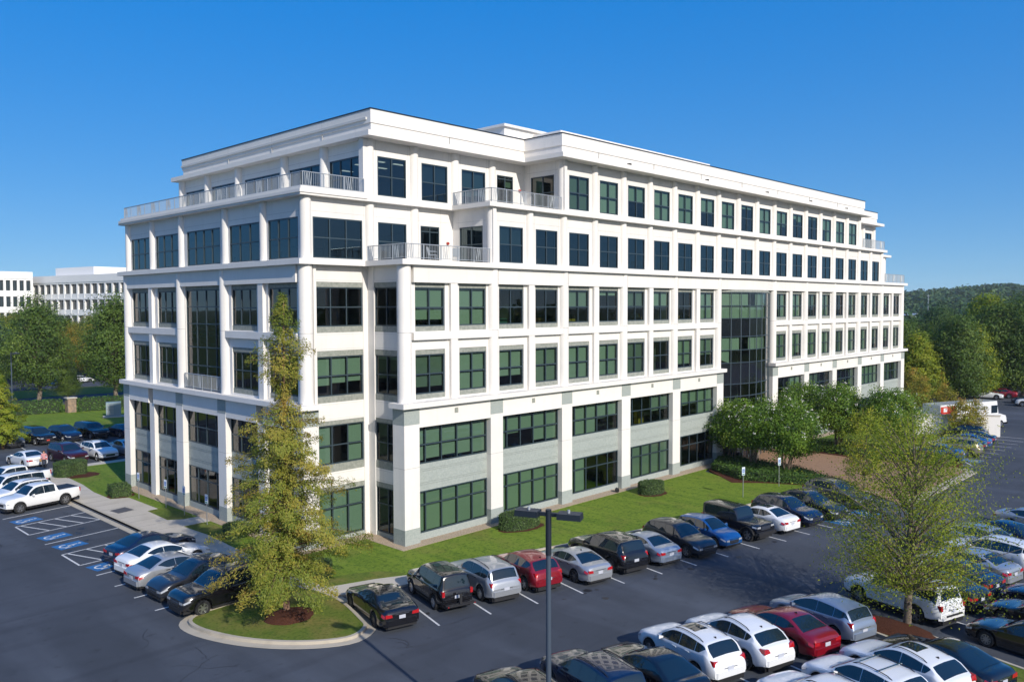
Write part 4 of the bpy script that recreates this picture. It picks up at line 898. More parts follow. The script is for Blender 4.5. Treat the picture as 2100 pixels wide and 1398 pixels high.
    for a, c in ((d0-0.38, d1-0.012), (d1+0.012, d2-0.02)):
        a2 = max(a, ax[0]+ra+0.05); c2 = min(c, ax[1]-ra*0.5)
        r = side_strip(a2, c2, 2, 3, 0.0, 0.94, 0.006, 0.2)
        lo = side_strip(a2, min(c2, ax[1]-ra-0.02), 1, 2, 0.5, 1.0, 0.006, 0.2)
        k0 = len(r.v); r.v += lo.v; r.f += [tuple(i+k0 for i in f) for f in lo.f]
        hz = sec(c2)[3]; hb = MB().box(X(c2-0.10), X(c2-0.32), hz[0]+0.004, hz[0]+0.032, hz[1]-0.07, hz[1]-0.035)
        D['doors'].append((r, hb))
    fz0 = interp(K['top'], 0); tz1 = interp(K['top'], L)
    # lamps
    hl = side_strip(0.03, 0.34, 3, 4, -1.3, 0.45, 0.008, 0.06)
    yy = sec(0)[3][0]; hl.hexa([(X(0)-0.03, yy*0.60, fz0-0.17), (X(0)+0.014, yy*0.60, fz0-0.17), (X(0)+0.012, yy*0.985, fz0-0.15), (X(0)-0.03, yy*0.985, fz0-0.15), (X(0)-0.03, yy*0.60, fz0-0.055), (X(0)+0.010, yy*0.60, fz0-0.055), (X(0)+0.008, yy*0.96, fz0-0.05), (X(0)-0.03, yy*0.96, fz0-0.05)])
    D['headlight'] = (hl, mirror(hl))
    yy = sec(L)[3][0]; tb = tz1
    tl = side_strip(L-0.24, L-0.02, 3, 4, -1.7, 0.8, 0.010, 0.05)
    tall = H > 1.6
    z0_, z1_ = (tb+0.02, tb+0.26) if tall and kind in ('big_suv', 'boxy', 'offroad') else (tb-0.14, tb+0.02)
    if kind == 'pickup': z0_, z1_ = tb+0.0, tb+0.30
    if kind in ('crossover', 'midsuv', 'fastback', 'wagon', 'hatchback'):
        z0_, z1_ = (0.90, 1.10) if kind != 'wagon' else (0.84, 1.04); xr = X(L)+0.045; xf = X(L)+0.30
        yb_ = sec(L-0.12)[3][0]; tl = MB().hexa([(xr, yb_*0.60, z0_+0.03), (xf, yb_*0.9, z0_+0.06), (xf, yb_*1.005+0.012, z0_+0.06), (xr, yb_*0.97, z0_), (xr+0.05, yb_*0.66, z1_-0.03), (xf, yb_*0.9, z1_), (xf, yb_*0.99+0.012, z1_), (xr+0.04, yb_*0.955, z1_)])
    elif kind in ('big_suv', 'boxy', 'offroad', 'pickup'):
        tl = MB().box(X(L)-0.012+0.0, X(L)+0.16, yy*0.86, yy*1.03, z0_, z1_)
    else:
        tl.hexa([(X(L)-0.016, yy*0.58, z0_), (X(L)+0.05, yy*0.58, z0_), (X(L)+0.05, yy*1.0, z0_), (X(L)-0.014, yy*1.0, z0_), (X(L)-0.012, yy*0.62, z1_-0.03), (X(L)+0.05, yy*0.62, z1_-0.03), (X(L)+0.05, yy*0.99, z1_), (X(L)-0.010, yy*0.99, z1_)])
    D['taillight'] = (tl, mirror(tl))
    g = MB().box(X(0)-0.02, X(0)+0.018, -yy*0.52, yy*0.52, fz0-0.30, fz0-0.10); g.box(X(0)-0.02, X(0)+0.016, -yy*0.72, yy*0.72, 0.27, fz0-0.40); D['grille'] = g
    ch = MB().box(X(0)+0.016, X(0)+0.026, -yy*0.5, yy*0.5, fz0-0.13, fz0-0.10); ch.box(X(0)+0.016, X(0)+0.026, -yy*0.45, yy*0.45, fz0-0.215, fz0-0.195); D['grille_bar'] = ch
    zp = tb-0.16 if not tall else tb-0.06
    D['plate'] = MB().box(X(L)-0.018, X(L)+0.02, -0.155, 0.155, zp-0.08, zp+0.075)
    D['bumper'] = MB().box(X(L)-0.012, X(L)+0.03, -yy*0.86, yy*0.86, 0.22, 0.31 if not tall else 0.40)
    bz0 = 0.34 if not tall else 0.44; bz1 = min(tb-0.16, bz0+0.26) if not tall else min(tb-0.12, bz0+0.28)
    rb = MB(); ye = sec(L)[2][0]
    rb.hexa([(X(L)-0.055, -ye*0.88, bz0), (X(L)+0.10, -ye*1.035, bz0), (X(L)+0.10, ye*1.035, bz0), (X(L)-0.055, ye*0.88, bz0), (X(L)-0.06, -ye*0.86, bz1), (X(L)+0.10, -ye*1.03, bz1), (X(L)+0.10, ye*1.03, bz1), (X(L)-0.06, ye*0.86, bz1)])
    D['rear_bumper'] = rb
    D['badge'] = MB().box(X(L)-0.016, X(L)+0.03, -0.34, 0.34, tb-0.045, tb-0.02)
    s = sec(K['cowl']+0.42); D['mirror'] = []
    for sg in (1, -1):
        r = MB(); y0 = sg*(s[4][0]-0.01); y1 = sg*(s[4][0]+0.22); xm = X(K['cowl']+0.42); z = s[4][1]+0.04
        r.hexa([(xm-0.05, y0, z), (xm+0.05, y0, z), (xm+0.075, y1, z-0.01), (xm-0.055, y1, z-0.01), (xm-0.05, y0, z+0.06), (xm+0.04, y0, z+0.06), (xm+0.05, y1, z+0.14), (xm-0.055, y1, z+0.14)]); D['mirror'].append(r)
    if K['rail']:
        D['roof_rail'] = []
        for sg in (1, -1):
            r = MB(); pts = []
            for k in range(9):
                t = K['rf']+0.15+(K['rr']-K['rf']-0.35)*k/8; s = sec(t); pts.append((X(t), sg*s[6][0]*0.97, s[6][1]+(0.055 if 0 < k < 8 else 0.0)))
            r.path(pts, 0.018, 5); D['roof_rail'].append(r)
    if kind == 'pickup':
        D['bed'] = MB().box(X(3.76), X(5.2), -Wd/2*0.80, Wd/2*0.80, 1.10, 1.19)  # black slab stands in for the dark inside of the open bed
    if kind == 'offroad':
        fl = MB()
        for a in ax:
            for sg in (1, -1):
                for k in range(7):
                    a0 = math.pi*(0.06+0.88*k/7); a1 = math.pi*(0.06+0.88*(k+1)/7)
                    P = lambda an, rr, y: (X(a)+rr*math.cos(an), y, R+rr*math.sin(an))
                    y0, y1 = sg*(Wd/2-0.05), sg*(Wd/2+0.10)
                    fl.hexa([P(a0, ra, y0), P(a1, ra, y0), P(a1, ra, y1), P(a0, ra, y1), P(a0, ra+0.05, y0), P(a1, ra+0.05, y0), P(a1, ra+0.05, y1), P(a0, ra+0.05, y1)])
        D['fender'] = fl; D['front_bumper'] = MB().box(X(0)-0.05, X(0)+0.16, -Wd/2*0.95, Wd/2*0.95, 0.48, 0.68)
        D['slots'] = MB()
        for k in range(7): D['slots'].box(X(0)+0.004, X(0)+0.022, -0.42+k*0.12, -0.36+k*0.12, 0.78, 1.02)
        D['spare'] = MB().tube((X(L)-0.02, 0.1, 1.0), (X(L)-0.24, 0.1, 1.0), R, R*0.95, 20)
    # wheel (about its own axle along y)
    ty = MB(); N = 22; w2 = 0.11
    prof = [(R*0.64, -w2), (R*0.93, -w2), (R, -w2*0.7), (R, w2*0.7), (R*0.93, w2), (R*0.64, w2)]
    for k in range(N):
        a = 2*math.pi*k/N; ty.v += [(r*math.cos(a), y, r*math.sin(a)) for r, y in prof]
    for k in range(N):
        for j in range(5): ty.f.append((k*6+j, k*6+j+1, ((k+1) % N)*6+j+1, ((k+1) % N)*6+j))
    rim = MB(); yo = w2*0.86; ns = 5 if kind in ('crossover', 'boxy', 'offroad') else (6 if kind in ('big_suv', 'pickup') else 9)
    for k in range(N):
        a, a1 = 2*math.pi*k/N, 2*math.pi*(k+1)/N
        for (r0, ya), (r1, yb) in (((R*0.655, yo), (R*0.58, yo)), ((R*0.58, yo), (R*0.56, -w2*0.3))):
            rim.poly([(r0*math.cos(a), ya, r0*math.sin(a)), (r0*math.cos(a1), ya, r0*math.sin(a1)), (r1*math.cos(a1), yb, r1*math.sin(a1)), (r1*math.cos(a), yb, r1*math.sin(a))])
    for k in range(ns):
        a = 2*math.pi*k/ns; wd = 0.10*R*(9/ns)**0.6
        c, s2 = math.cos(a), math.sin(a); T = lambda x, y, z: (x*c-z*s2, y, x*s2+z*c)
        rim.hexa([T(0, yo-0.05, -wd), T(R*0.60, yo-0.04, -wd*0.8), T(R*0.60, yo-0.04, wd*0.8), T(0, yo-0.05, wd), T(0, yo-0.015, -wd*0.8), T(R*0.60, yo-0.005, -wd*0.6), T(R*0.60, yo-0.005, wd*0.6), T(0, yo-0.015, wd*0.8)])
    hub = MB(); hub.v = [(R*0.575*math.cos(2*math.pi*k/16), -w2*0.25, R*0.575*math.sin(2*math.pi*k/16)) for k in range(16)]; hub.f = [tuple(range(16))]
    D['tyre'] = ty; D['rim'] = rim; D['wheel_well'] = hub
    out = {}
    def fin(key, mb, sm=None): me = mb.mesh(kind+"_"+key, M_TRIM, sm); return me
    out['body'] = fin('body', *D['body']); out['underbody'] = fin('underbody', D['underbody'][0])
    for k2 in ('windshield', 'rear_window'): out[k2] = fin(k2, *D[k2])
    out['side_windows'] = [(fin('side_window', s0, 40), fin('side_window', mirror(s0), 40)) for s0, _ in D['side_windows']]
    out['doors'] = [((fin('door', r, 40), fin('handle', hb)), (fin('door', mirror(r), 40), fin('handle', mirror(hb)))) for r, hb in D['doors']]
    for k2 in ('headlight', 'taillight'): out[k2] = [fin(k2, r) for r in D[k2]]
    for k2 in ('rear_bumper', 'badge', 'grille', 'grille_bar', 'plate', 'bumper', 'bed', 'fender', 'front_bumper', 'slots', 'tyre', 'rim', 'wheel_well', 'spare'):
        if k2 in D: out[k2] = fin(k2, D[k2], 40 if k2 == 'tyre' else None)
    out['mirror'] = [fin('mirror', r) for r in D['mirror']]
    if 'roof_rail' in D: out['roof_rail'] = [fin('roof_rail', r) for r in D['roof_rail']]
    CARMESH[kind] = (K, out)
    return CARMESH[kind]
MC = {}
def mcopy(me, m):
    """mesh with its material, shared between all cars of that kind and colour"""
    k = (me.name, m.name)
    if k not in MC:
        c = me.copy(); c.materials.clear(); c.materials.append(m); MC[k] = c
    return MC[k]
CARS = []
def car(kind, colour, label, x, y, ang, ref='c', name="parked_car", cat="car", group="parked cars", detail=2, rim=None, rails=None, plate_front=None, extra=None, scale=1.0):
    """ang: direction of the nose. ref: c centre, rl/fl/rr/fr the contact point of that wheel, nose_l / tail_l front or rear left corner"""
    K, o = car_meshes(kind); L, Wd, R, fo, wb = K['L'], K['Wd'], K['R'], K['fo'], K['wb']
    h = Vector((math.cos(ang), math.sin(ang))); lf = Vector((-h.y, h.x)); c = Vector((x, y))
    tw = Wd/2-0.05
    if ref != 'c':
        lx, ly = dict(rl=(L/2-fo-wb, tw), rr=(L/2-fo-wb, -tw), fl=(L/2-fo, tw), fr=(L/2-fo, -tw), nose_l=(L/2, Wd/2*0.8), nose_r=(L/2, -Wd/2*0.8), tail_l=(-L/2, Wd/2*0.8), tail_r=(-L/2, -Wd/2*0.8), nose=(L/2, 0), tail=(-L/2, 0))[ref]
        c = c-h*lx-lf*ly
    t = thing(name, label, cat, (c.x, c.y, 0.0), ang, group)
    if scale != 1.0: t.scale = (scale,)*3
    P = paint(colour); rimM = rim or M_RIM
    put = lambda nm, me, m, par=t: link(nm, mcopy(me, m), par)
    body = put("body", o['body'], P); put("underbody", o['underbody'], M_TRIM)
    put("windshield", o['windshield'], M_CARGLASS); put("rear_window", o['rear_window'], M_CARGLASS)
    for a, b_ in o['side_windows']: put("side_window", a, M_CARGLASS); put("side_window", b_, M_CARGLASS)
    for k in (0, 1):
        put("headlight", o['headlight'][k], M_LENS); put("taillight", o['taillight'][k], M_RED)
        put("side_mirror", o['mirror'][k], P)
    if detail >= 2:
        for dl in o['doors']:
            for me, hb in dl: d = put("door", me, P); put("handle", hb, M_CHROME if colour in ('silver', 'red', 'maroon') else P, d)
        put("grille_trim", o['grille_bar'], M_CHROME); put("rear_bumper_trim", o['bumper'], M_TRIM)
        put("rear_bumper", o['rear_bumper'], P); put("boot_strip", o['badge'], M_CHROME)
    put("grille", o['grille'], M_TRIM); put("number_plate", o['plate'], M_PLATE)
    if 'roof_rail' in o and rails is not False:
        for r in o['roof_rail']: put("roof_rail", r, M_TRIM if rails is None else rails)
    if 'bed' in o: put("cargo_bed_dark_slab", o['bed'], M_TRIM)
    if 'fender' in o: put("fender_flares", o['fender'], M_TRIM); put("front_bumper", o['front_bumper'], M_TRIM); put("grille_slots", o['slots'], M_CHROME); put("spare_wheel", o['spare'], M_TYRE)
    for tx in (fo, fo+wb):
        for sg in (1, -1):
            w = link("wheel", mcopy(o['tyre'], M_TYRE), t, (L/2-tx, sg*(Wd/2-0.105), R), 0 if sg > 0 else math.pi)
            link("rim", mcopy(o['rim'], rimM), w)
            if detail >= 2: link("brake_disc", mcopy(o['wheel_well'], M_TRIM), w)
    if plate_front: link("front_plate", MB().box(L/2+0.02, L/2+0.035, -0.16, 0.16, 0.48, 0.62).mesh("front_plate", plate_front), t)
    CARS.append(t)
    if extra: extra(t, K)
    return t
def sunroof(t, K):
    ts, sec, top, H, ra, ax = car_surface(K); r = MB(); L = K['L']; a, b = K['rf']+0.18, K['rf']+1.0
    for k in range(6):
        x = a+(b-a)*k/5; s = sec(x); r.v += [(L/2-x, -s[7][0]*0.95, s[7][1]+0.008), (L/2-x, 0, s[8][1]+0.008), (L/2-x, s[7][0]*0.95, s[7][1]+0.008)]
    for k in range(5):
        for j in range(2): r.f.append((k*3+j, k*3+j+1, k*3+j+4, k*3+j+3))
    r.build("sunroof", M_CARGLASS, t)
def crossbars(t, K):
    ts, sec, top, H, ra, ax = car_surface(K); L = K['L']
    for x in (K['rf']+0.4, K['rf']+1.25):
        s = sec(x); MB().box(L/2-x-0.03, L/2-x+0.03, -s[6][0], s[6][0], s[6][1]+0.07, s[6][1]+0.10).build("roof_crossbar", M_CHROME, t)
def antenna(t, K):
    ts, sec, top, H, ra, ax = car_surface(K); L = K['L']; x = K['rr']-0.25; z = sec(x)[8][1]
    MB().hexa([(L/2-x-0.09, -0.02, z-0.01), (L/2-x+0.09, -0.02, z-0.01), (L/2-x+0.09, 0.02, z-0.01), (L/2-x-0.09, 0.02, z-0.01), (L/2-x-0.09, -0.005, z+0.06), (L/2-x-0.05, -0.005, z+0.06), (L/2-x-0.05, 0.005, z+0.06), (L/2-x-0.09, 0.005, z+0.06)]).build("roof_antenna", M_TRIM, t)
def bike_rack(t, K):
    L = K['L']; m = MB(); m.box(-L/2-0.42, -L/2, -0.04, 0.04, 0.42, 0.48); m.box(-L/2-0.45, -L/2-0.38, -0.75, 0.75, 0.44, 0.50); m.box(-L/2-0.28, -L/2-0.21, -0.75, 0.75, 0.44, 0.50); m.box(-L/2-0.36, -L/2-0.30, -0.06, 0.06, 0.45, 1.0)
    m.build("bike_rack", M_TRIM, t)
    for y in (-0.72, 0.68): MB().box(-L/2-0.462, -L/2-0.452, y, y+0.05, 0.445, 0.495).build("reflector", M_RED, t)
def tow_hitch(t, K):
    L = K['L']; MB().box(-L/2-0.16, -L/2+0.02, -0.05, 0.05, 0.36, 0.46).build("tow_hitch", M_TRIM, t); MB().box(-L/2-0.13, -L/2+0.03, -0.55, 0.55, 0.60, 0.66).build("bumper_step", M_TRIM, t)
def running_board(t, K):
    L = K['L']
    for sg in (1, -1): MB().box(L/2-K['fo']-K['wb']+0.5, L/2-K['fo']-0.5, sg*(K['Wd']/2-0.02)-0.09, sg*(K['Wd']/2-0.02)+0.09, 0.30, 0.36).build("running_board", M_TRIM, t)
def both(*fs):
    def g(t, K):
        for f in fs: f(t, K)
    return g
UP = lambda dx, dy: math.atan2(dy, dx)

# ---- front row, noses mostly towards the building
def r1(i):
    n = rdir(i); return math.atan2(n.y, n.x)
GR1 = "cars parked in the row along the front lawn"
car('coupe_sedan', 'black', "black sedan parked nose-in beside the grass island with the young cypress", -8.75, -8.62, r1(0)+0.03, 'rl', group=GR1, rim=M_RIMD, extra=antenna)
car('boxy', 'black', "boxy black crossover with grey cladding and a folded bike rack at the rear", -5.43, -8.91, r1(1), 'rl', group=GR1, extra=both(bike_rack, sunroof))
car('midsuv', 'silver', "silver crossover parked between the boxy black car and the dark red crossover", -3.05, -9.68, r1(2), 'rl', group=GR1, rails=M_TRIM)
car('crossover', 'red', "dark red crossover parked nose-in by the lawn, left of the lamp post", -0.48, -10.26, r1(3), 'rl', group=GR1, rails=False, extra=antenna)
car('sedan', 'silver', "silver sedan just right of the lamp post in the front row", 2.26, -11.32, r1(4), 'rl', group=GR1, rim=M_RIMD, extra=antenna)
car('midsuv', 'black', "black three-row crossover with red tail lamps next to the silver sedans", 4.95, -11.63, r1(5), 'rl', group=GR1, scale=1.04)
car('sedan', 'lightblue', "pale blue-silver sedan with its tail to the lane in the front row", 7.48, -12.27, r1(6), 'rl', group=GR1)
car('crossover', 'darkgrey', "dark grey crossover backed into the front row, nose to the lane", 10.07, -13.25, r1(7)+math.pi, 'fr', group=GR1, rails=False)
car('hatchback', 'blue', "bright blue small hatchback backed in beside the black off-roader", 12.87, -13.47, r1(8)+math.pi, 'fr', group=GR1)
car('offroad', 'black', "black square-backed off-roader with round lamps and slotted grille", 15.51, -14.25, r1(9)+math.pi, 'fr', group=GR1, rim=M_RIM)
car('sedan', 'white', "white sedan tail-out between the black off-roader and a navy crossover", 18.28, -14.3, r1(10), 'rl', group=GR1, extra=sunroof)
car('crossover', 'navy', "navy crossover backed in to the right of the white sedan", 20.9, -14.9, r1(10)+math.pi, 'fr', group=GR1, rails=False)
car('fastback', 'darkgrey', "slate crossover with silver mirrors backed in beside the blue accessible mark", 23.56, -15.44, r1(11)+math.pi, 'fr', group=GR1, rails=M_CHROME)
car('crossover', 'grey', "grey crossover at the plaza end of the front row, partly behind the thin tree", 28.0, -15.4, r1(11)+math.pi, 'fr', group=GR1, scale=1.03)
# ---- second row
A2 = math.atan2(0.963, 0.268); GR2 = "cars in the second row, tails to the third row"
car('crossover', 'black', "black car with a lattice of reflections, lowest left in view of the second row", -11.3, -20.2, A2, 'rl', group=GR2)
car('midsuv', 'navy', "dark blue crossover with reflections on its roof, behind the lamp post", -8.55, -21.2, A2, 'rl', group=GR2, rails=M_TRIM)
car('coupe_sedan', 'black', "black-blue sedan left of the white crossovers in the second row", -6.05, -22.1, A2, 'rl', group=GR2)
car('crossover', 'white', "white crossover with black roof rails, first white car of the second row", -3.45, -22.15, A2, 'rl', group=GR2, rails=M_TRIM, extra=both(sunroof, antenna))
car('fastback', 'white', "white crossover with a smoothly rounded tail beside the bright red sedan", -1.1, -23.0, A2, 'rl', group=GR2, rails=M_TRIM, extra=antenna)
car('sedan', 'red', "bright red sedan with a chrome boot strip in the second row", 1.45, -23.75, A2, 'rl', group=GR2, extra=antenna)
car('wagon', 'lightblue', "pale blue-grey hybrid wagon left of the narrow tree island", 4.05, -24.46, A2, 'rl', group=GR2)
car('big_suv', 'white', "large white long-roofed utility vehicle behind the sparse tree trunk", 8.73, -26.28, math.atan2(3.31, 0.98), 'rl', group=GR2, rails=M_TRIM, extra=both(tow_hitch, running_board))
A2b = math.atan2(0.98, 0.2)
car('sedan', 'black', "black sedan tucked right behind the large white utility vehicle", 11.55, -26.9, A2b, 'rl', group=GR2)
car('sedan', 'navy', "dark blue sedan half hidden by foliage, second right of the large white utility vehicle", 14.1, -26.9, A2b, 'rl', group=GR2)
car('sedan', 'silver', "silver sedan left of the white crossover at the right edge of the second row", 16.75, -27.1, A2b, 'rl', group=GR2)
car('midsuv', 'white', "white crossover with dark rails at the right edge, beside the silver sedan", 19.35, -27.6, A2b, 'rl', group=GR2, rails=M_TRIM)
car('crossover', 'silver', "silver crossover facing out of the second row behind foliage", 22.6, -25.9, A2b+math.pi, 'c', group=GR2, rails=M_TRIM)
car('sedan', 'navy', "navy sedan in the second row next to the silver car facing away", 25.6, -26.4, A2b+math.pi, 'c', group=GR2)
car('sedan', 'silver', "silver sedan backed deep at the right edge, tail towards the lane", 31.5, -24.5, A2b+math.pi, 'tail_l', group=GR2)
# ---- third row
GR3 = "cars in the third row, noses to the second row"
car('crossover', 'white', "white crossover barely in view at the bottom edge", -3.3, -24.6, A2, 'nose_l', group=GR3)
car('crossover', 'white', "white crossover with two roof crossbars at the bottom edge", -0.72, -25.2, A2, 'nose_l', group=GR3, extra=crossbars)
car('fastback', 'white', "white crossover with a sunroof right of the one with crossbars", 1.75, -25.65, A2, 'nose_l', group=GR3, extra=both(sunroof, antenna))
car('coupe_sedan', 'black', "glossy black sedan in the third row beside the narrow island", 3.7, -26.3, A2, 'nose_l', group=GR3)
car('sedan', 'black', "black sedan with bright spoked wheels right of the narrow island", 8.3, -28.5, A2b, 'nose_l', group=GR3)
car('sedan', 'black', "black sedan second from the island in the third row at the right edge", 11.4, -28.4, A2b, 'nose_l', group=GR3)
car('sedan', 'navy', "blue-black sedan farthest right of the third row", 14.3, -28.4, A2b, 'nose_l', group=GR3)
# ---- row beyond the plaza
GR4 = "cars beyond the brick plaza"
AP = math.atan2(0.99, -0.08)
car('sedan', 'blue', "blue sedan nearest the plaza in the far row, mostly behind shrubs", 53.2, -13.6, AP, 'c', group=GR4, detail=1)
car('midsuv', 'gold', "gold crossover in the row beyond the plaza", 56.0, -15.6, AP, 'rl', group=GR4, detail=1)
car('sedan', 'navy', "navy sedan next to the gold crossover beyond the plaza", 58.9, -15.2, AP, 'rl', group=GR4, detail=1)
car('coupe_sedan', 'blue', "blue sedan third from the gold crossover beyond the plaza", 61.3, -15.0, AP, 'rl', group=GR4, detail=1)
car('sedan', 'navy', "dark sedan in front of the white wall end", 63.9, -14.8, AP, 'rl', group=GR4, detail=1)
car('crossover', 'black', "black crossover farthest along, next to the white wall", 66.6, -13.5, AP, 'rl', group=GR4, detail=1)
# ---- left lot
GL = "cars parked in the lot along the left end"
car('sedan', 'navy', "dark blue sedan next to the hatched accessible aisle, nose to the walk", -11.2, 9.75, 0.14, 'c', group=GL)
car('sedan', 'white', "white sedan between the dark blue and the silver sedans in the left lot", -11.55, 7.2, 0.10, 'c', group=GL)
car('sedan', 'silver', "silver sedan with its tail to the drive in the left lot", -12.0, 4.65, 0.06, 'c', group=GL)
car('fastback', 'darkgrey', "slate grey crossover backed in next to the large black utility vehicle", -12.0, 2.1, 0.04+math.pi, 'c', group=GL, rails=False)
car('big_suv', 'black', "large black utility vehicle backed in beside the grass island", -13.5, -1.50, 0.02+math.pi, 'fr', group=GL, scale=0.97, rails=False)
car('pickup', 'white', "white crew-cab pickup truck with a dark bed", -13.43, 26.45, 0.20+math.pi, 'fr', name="pickup_truck", cat="pickup truck", group=GL)
# fr wheel of a vehicle facing -x is on its +y side: put the near side right
CARS[-1].location = (-11.9, 27.75, 0); CARS[-2].location = (-11.95, -0.72, 0)
car('crossover', 'white', "white crossover right behind the white crew-cab pickup", -12.4, 30.45, 0.20+math.pi, 'c', group=GL)
car('big_suv', 'white', "white utility vehicle with black roof rails, third of the white row", -12.3, 33.3, 0.20+math.pi, 'c', group=GL, scale=0.95)
car('pickup', 'white', "white pickup truck with its tailgate towards the walk, farthest of the white row", -11.4, 36.3, 0.20+math.pi, 'c', name="pickup_truck", cat="pickup truck", group=GL, scale=1.04)
GB = "cars in the shaded rear lot"
car('sedan', 'white', "white sedan parked nose-away behind the white pickups", -7.5, 46.2, math.radians(97), 'c', group=GB)
car('midsuv', 'maroon', "maroon crossover with bright headlamps beside the rear walk", -4.15, 45.6, math.radians(-84), 'c', group=GB, scale=1.02)
car('crossover', 'white', "white small crossover standing in the building's shadow", -1.45, 45.3, math.radians(-84), 'c', group=GB)
car('sedan', 'silver', "silver sedan mostly hidden behind the building's left corner", 1.3, 45.4, math.radians(-84), 'c', group=GB, detail=1)
car('big_suv', 'black', "black utility vehicle with a red front plate in the rear row", -2.7, 59.6, math.radians(-82), 'c', group=GB, rails=False, plate_front=M_PLATER, scale=0.97)
car('crossover', 'navy', "dark crossover just right of the utility vehicle with the red plate", 0.0, 59.4, math.radians(-82), 'c', group=GB)
car('big_suv', 'black', "tall dark people carrier in the shade of the rear row", 2.75, 59.4, math.radians(-82), 'c', group=GB, rails=False, scale=0.96)
car('sedan', 'navy', "dark sedan tail-out at the building's corner in the rear row", 5.5, 58.0, math.radians(98), 'c', group=GB, detail=1)
car('crossover', 'grey', "grey car under the yellow-green cypress at the left edge", -5.6, 59.4, math.radians(-82), 'c', group=GB, detail=1)
# ---- far lots, a few pixels each
GF = "distant parked cars"
fr_ = random.Random(21); n_far = 0
far_spots = [(96, 8, 'white'), (99.5, 9, 'red'), (104, 10, 'white'), (107, 10.5, 'black'), (111, 11, 'white'), (114, 8, 'silver'), (101, 4.5, 'maroon'), (104.5, 3.6, 'grey'), (108, 3.0, 'silver'), (118, 5, 'blue'), (117, 0.5, 'red'), (112.5, -2.8, 'white'), (115.5, -4.0, 'red'), (105.5, -10.8, 'white'), (109, -9.6, 'navy'), (121, 3.8, 'red'), (125, 2.0, 'black'), (122, -2.0, 'white')]
words = ["beside the far trees", "under yellow-green trees", "at the wood's edge", "behind the delivery truck", "past the building's right corner"]
seen = {}
ORDC = ["first", "second", "third", "fourth", "fifth", "sixth", "seventh", "eighth", "ninth"]
colx = lambda q: ((q[0]-CAM[0])*_r2.x+(q[1]-CAM[1])*_r2.y)/((q[0]-CAM[0])*_f.x+(q[1]-CAM[1])*_f.y)
for (x, y, c) in sorted(far_spots, key=colx):
    seen[c] = seen.get(c, -1)+1
    car(fr_.choice(['sedan', 'crossover']), c, f"distant {c} car, {ORDC[seen[c]]} {c} one from the left in the far right lot", x, y, math.radians(fr_.choice([-80, 100])), 'c', group="distant %s cars in the far right lot" % c, detail=1)
for (x, y, c) in [(26, 132, 'white'), (24, 139, 'white'), (27.5, 146, 'navy'), (29, 153, 'white'), (32, 160, 'silver'), (30, 168, 'white'), (35, 172, 'white'), (20.5, 131, 'blue'), (3, 128, 'white'), (5, 136, 'white'), (-1, 131, 'silver'), (33.5, 180, 'white'), (8, 140, 'blue')]:
    seen['L'+c] = seen.get('L'+c, -1)+1
    car(fr_.choice(['sedan', 'crossover']), c, f"distant {c} car, {ORDC[seen['L'+c]]} going back between the big oaks on the left", x, y, math.radians(fr_.choice([10, 190])), 'c', group="distant %s cars between the oaks" % c, detail=1)

# ---- white delivery truck
dt = thing("delivery_truck", "white walk-in delivery truck with a red corner panel behind the white wall", "truck", (75.6, -10.2, 0), math.radians(-20))
MB().hexa([(-6.2, -1.15, 0.75), (4.2, -1.15, 0.75), (4.2, 1.15, 0.75), (-6.2, 1.15, 0.75), (-6.2, -1.12, 3.25), (3.75, -1.12, 3.25), (3.75, 1.12, 3.25), (-6.2, 1.12, 3.25)]).build("body", paint('white'), dt)
MB().hexa([(4.2, -1.05, 0.6), (5.9, -0.95, 0.6), (5.9, 0.95, 0.6), (4.2, 1.05, 0.6), (4.2, -1.05, 1.75), (5.7, -0.92, 1.40), (5.7, 0.92, 1.40), (4.2, 1.05, 1.75)]).build("hood", paint('white'), dt)
MB().hexa([(4.17, -0.98, 1.85), (4.22, -0.98, 1.85), (4.22, 0.98, 1.85), (4.17, 0.98, 1.85), (3.86, -0.98, 2.9), (3.92, -0.98, 2.9), (3.92, 0.98, 2.9), (3.86, 0.98, 2.9)]).build("windshield", M_CARGLASS, dt)
for sg in (1, -1):
    MB().box(2.7, 3.8, sg*1.155-0.006, sg*1.155+0.006, 1.85, 2.75).build("side_window", M_CARGLASS, dt)
    MB().poly([(-6.15, sg*1.16, 1.9), (-6.15, sg*1.16, 3.05), (-3.4, sg*1.16, 3.05), (-4.3, sg*1.16, 1.9)]).build("red_panel", mat("red_vinyl", (0.55, 0.05, 0.03), 0.4), dt)
    MB().poly([(-5.7, sg*1.164, 2.45), (-5.7, sg*1.164, 2.9), (-5.1, sg*1.164, 2.9), (-5.1, sg*1.164, 2.45)]).build("white_label", paint('white'), dt)
    MB().box(5.86, 5.93, sg*0.75-0.14, sg*0.75+0.14, 0.95, 1.2).build("headlight", M_LENS, dt)
    for x in (4.6, -3.6):
        w = MB().tube((x, sg*0.98-0.14, 0.45), (x, sg*0.98+0.14, 0.45), 0.45, 0.45, 20).build("wheel", M_TYRE, dt); MB().tube((x, sg*1.125, 0.45), (x, sg*1.135, 0.45), 0.26, 0.26, 14).build("rim", M_RIM, w)
MB().box(5.85, 6.05, -1.0, 1.0, 0.4, 0.65).build("bumper", M_TRIM, dt)
MB().box(-6.0, 4.0, -0.8, 0.8, 0.45, 0.75).build("chassis", M_TRIM, dt)
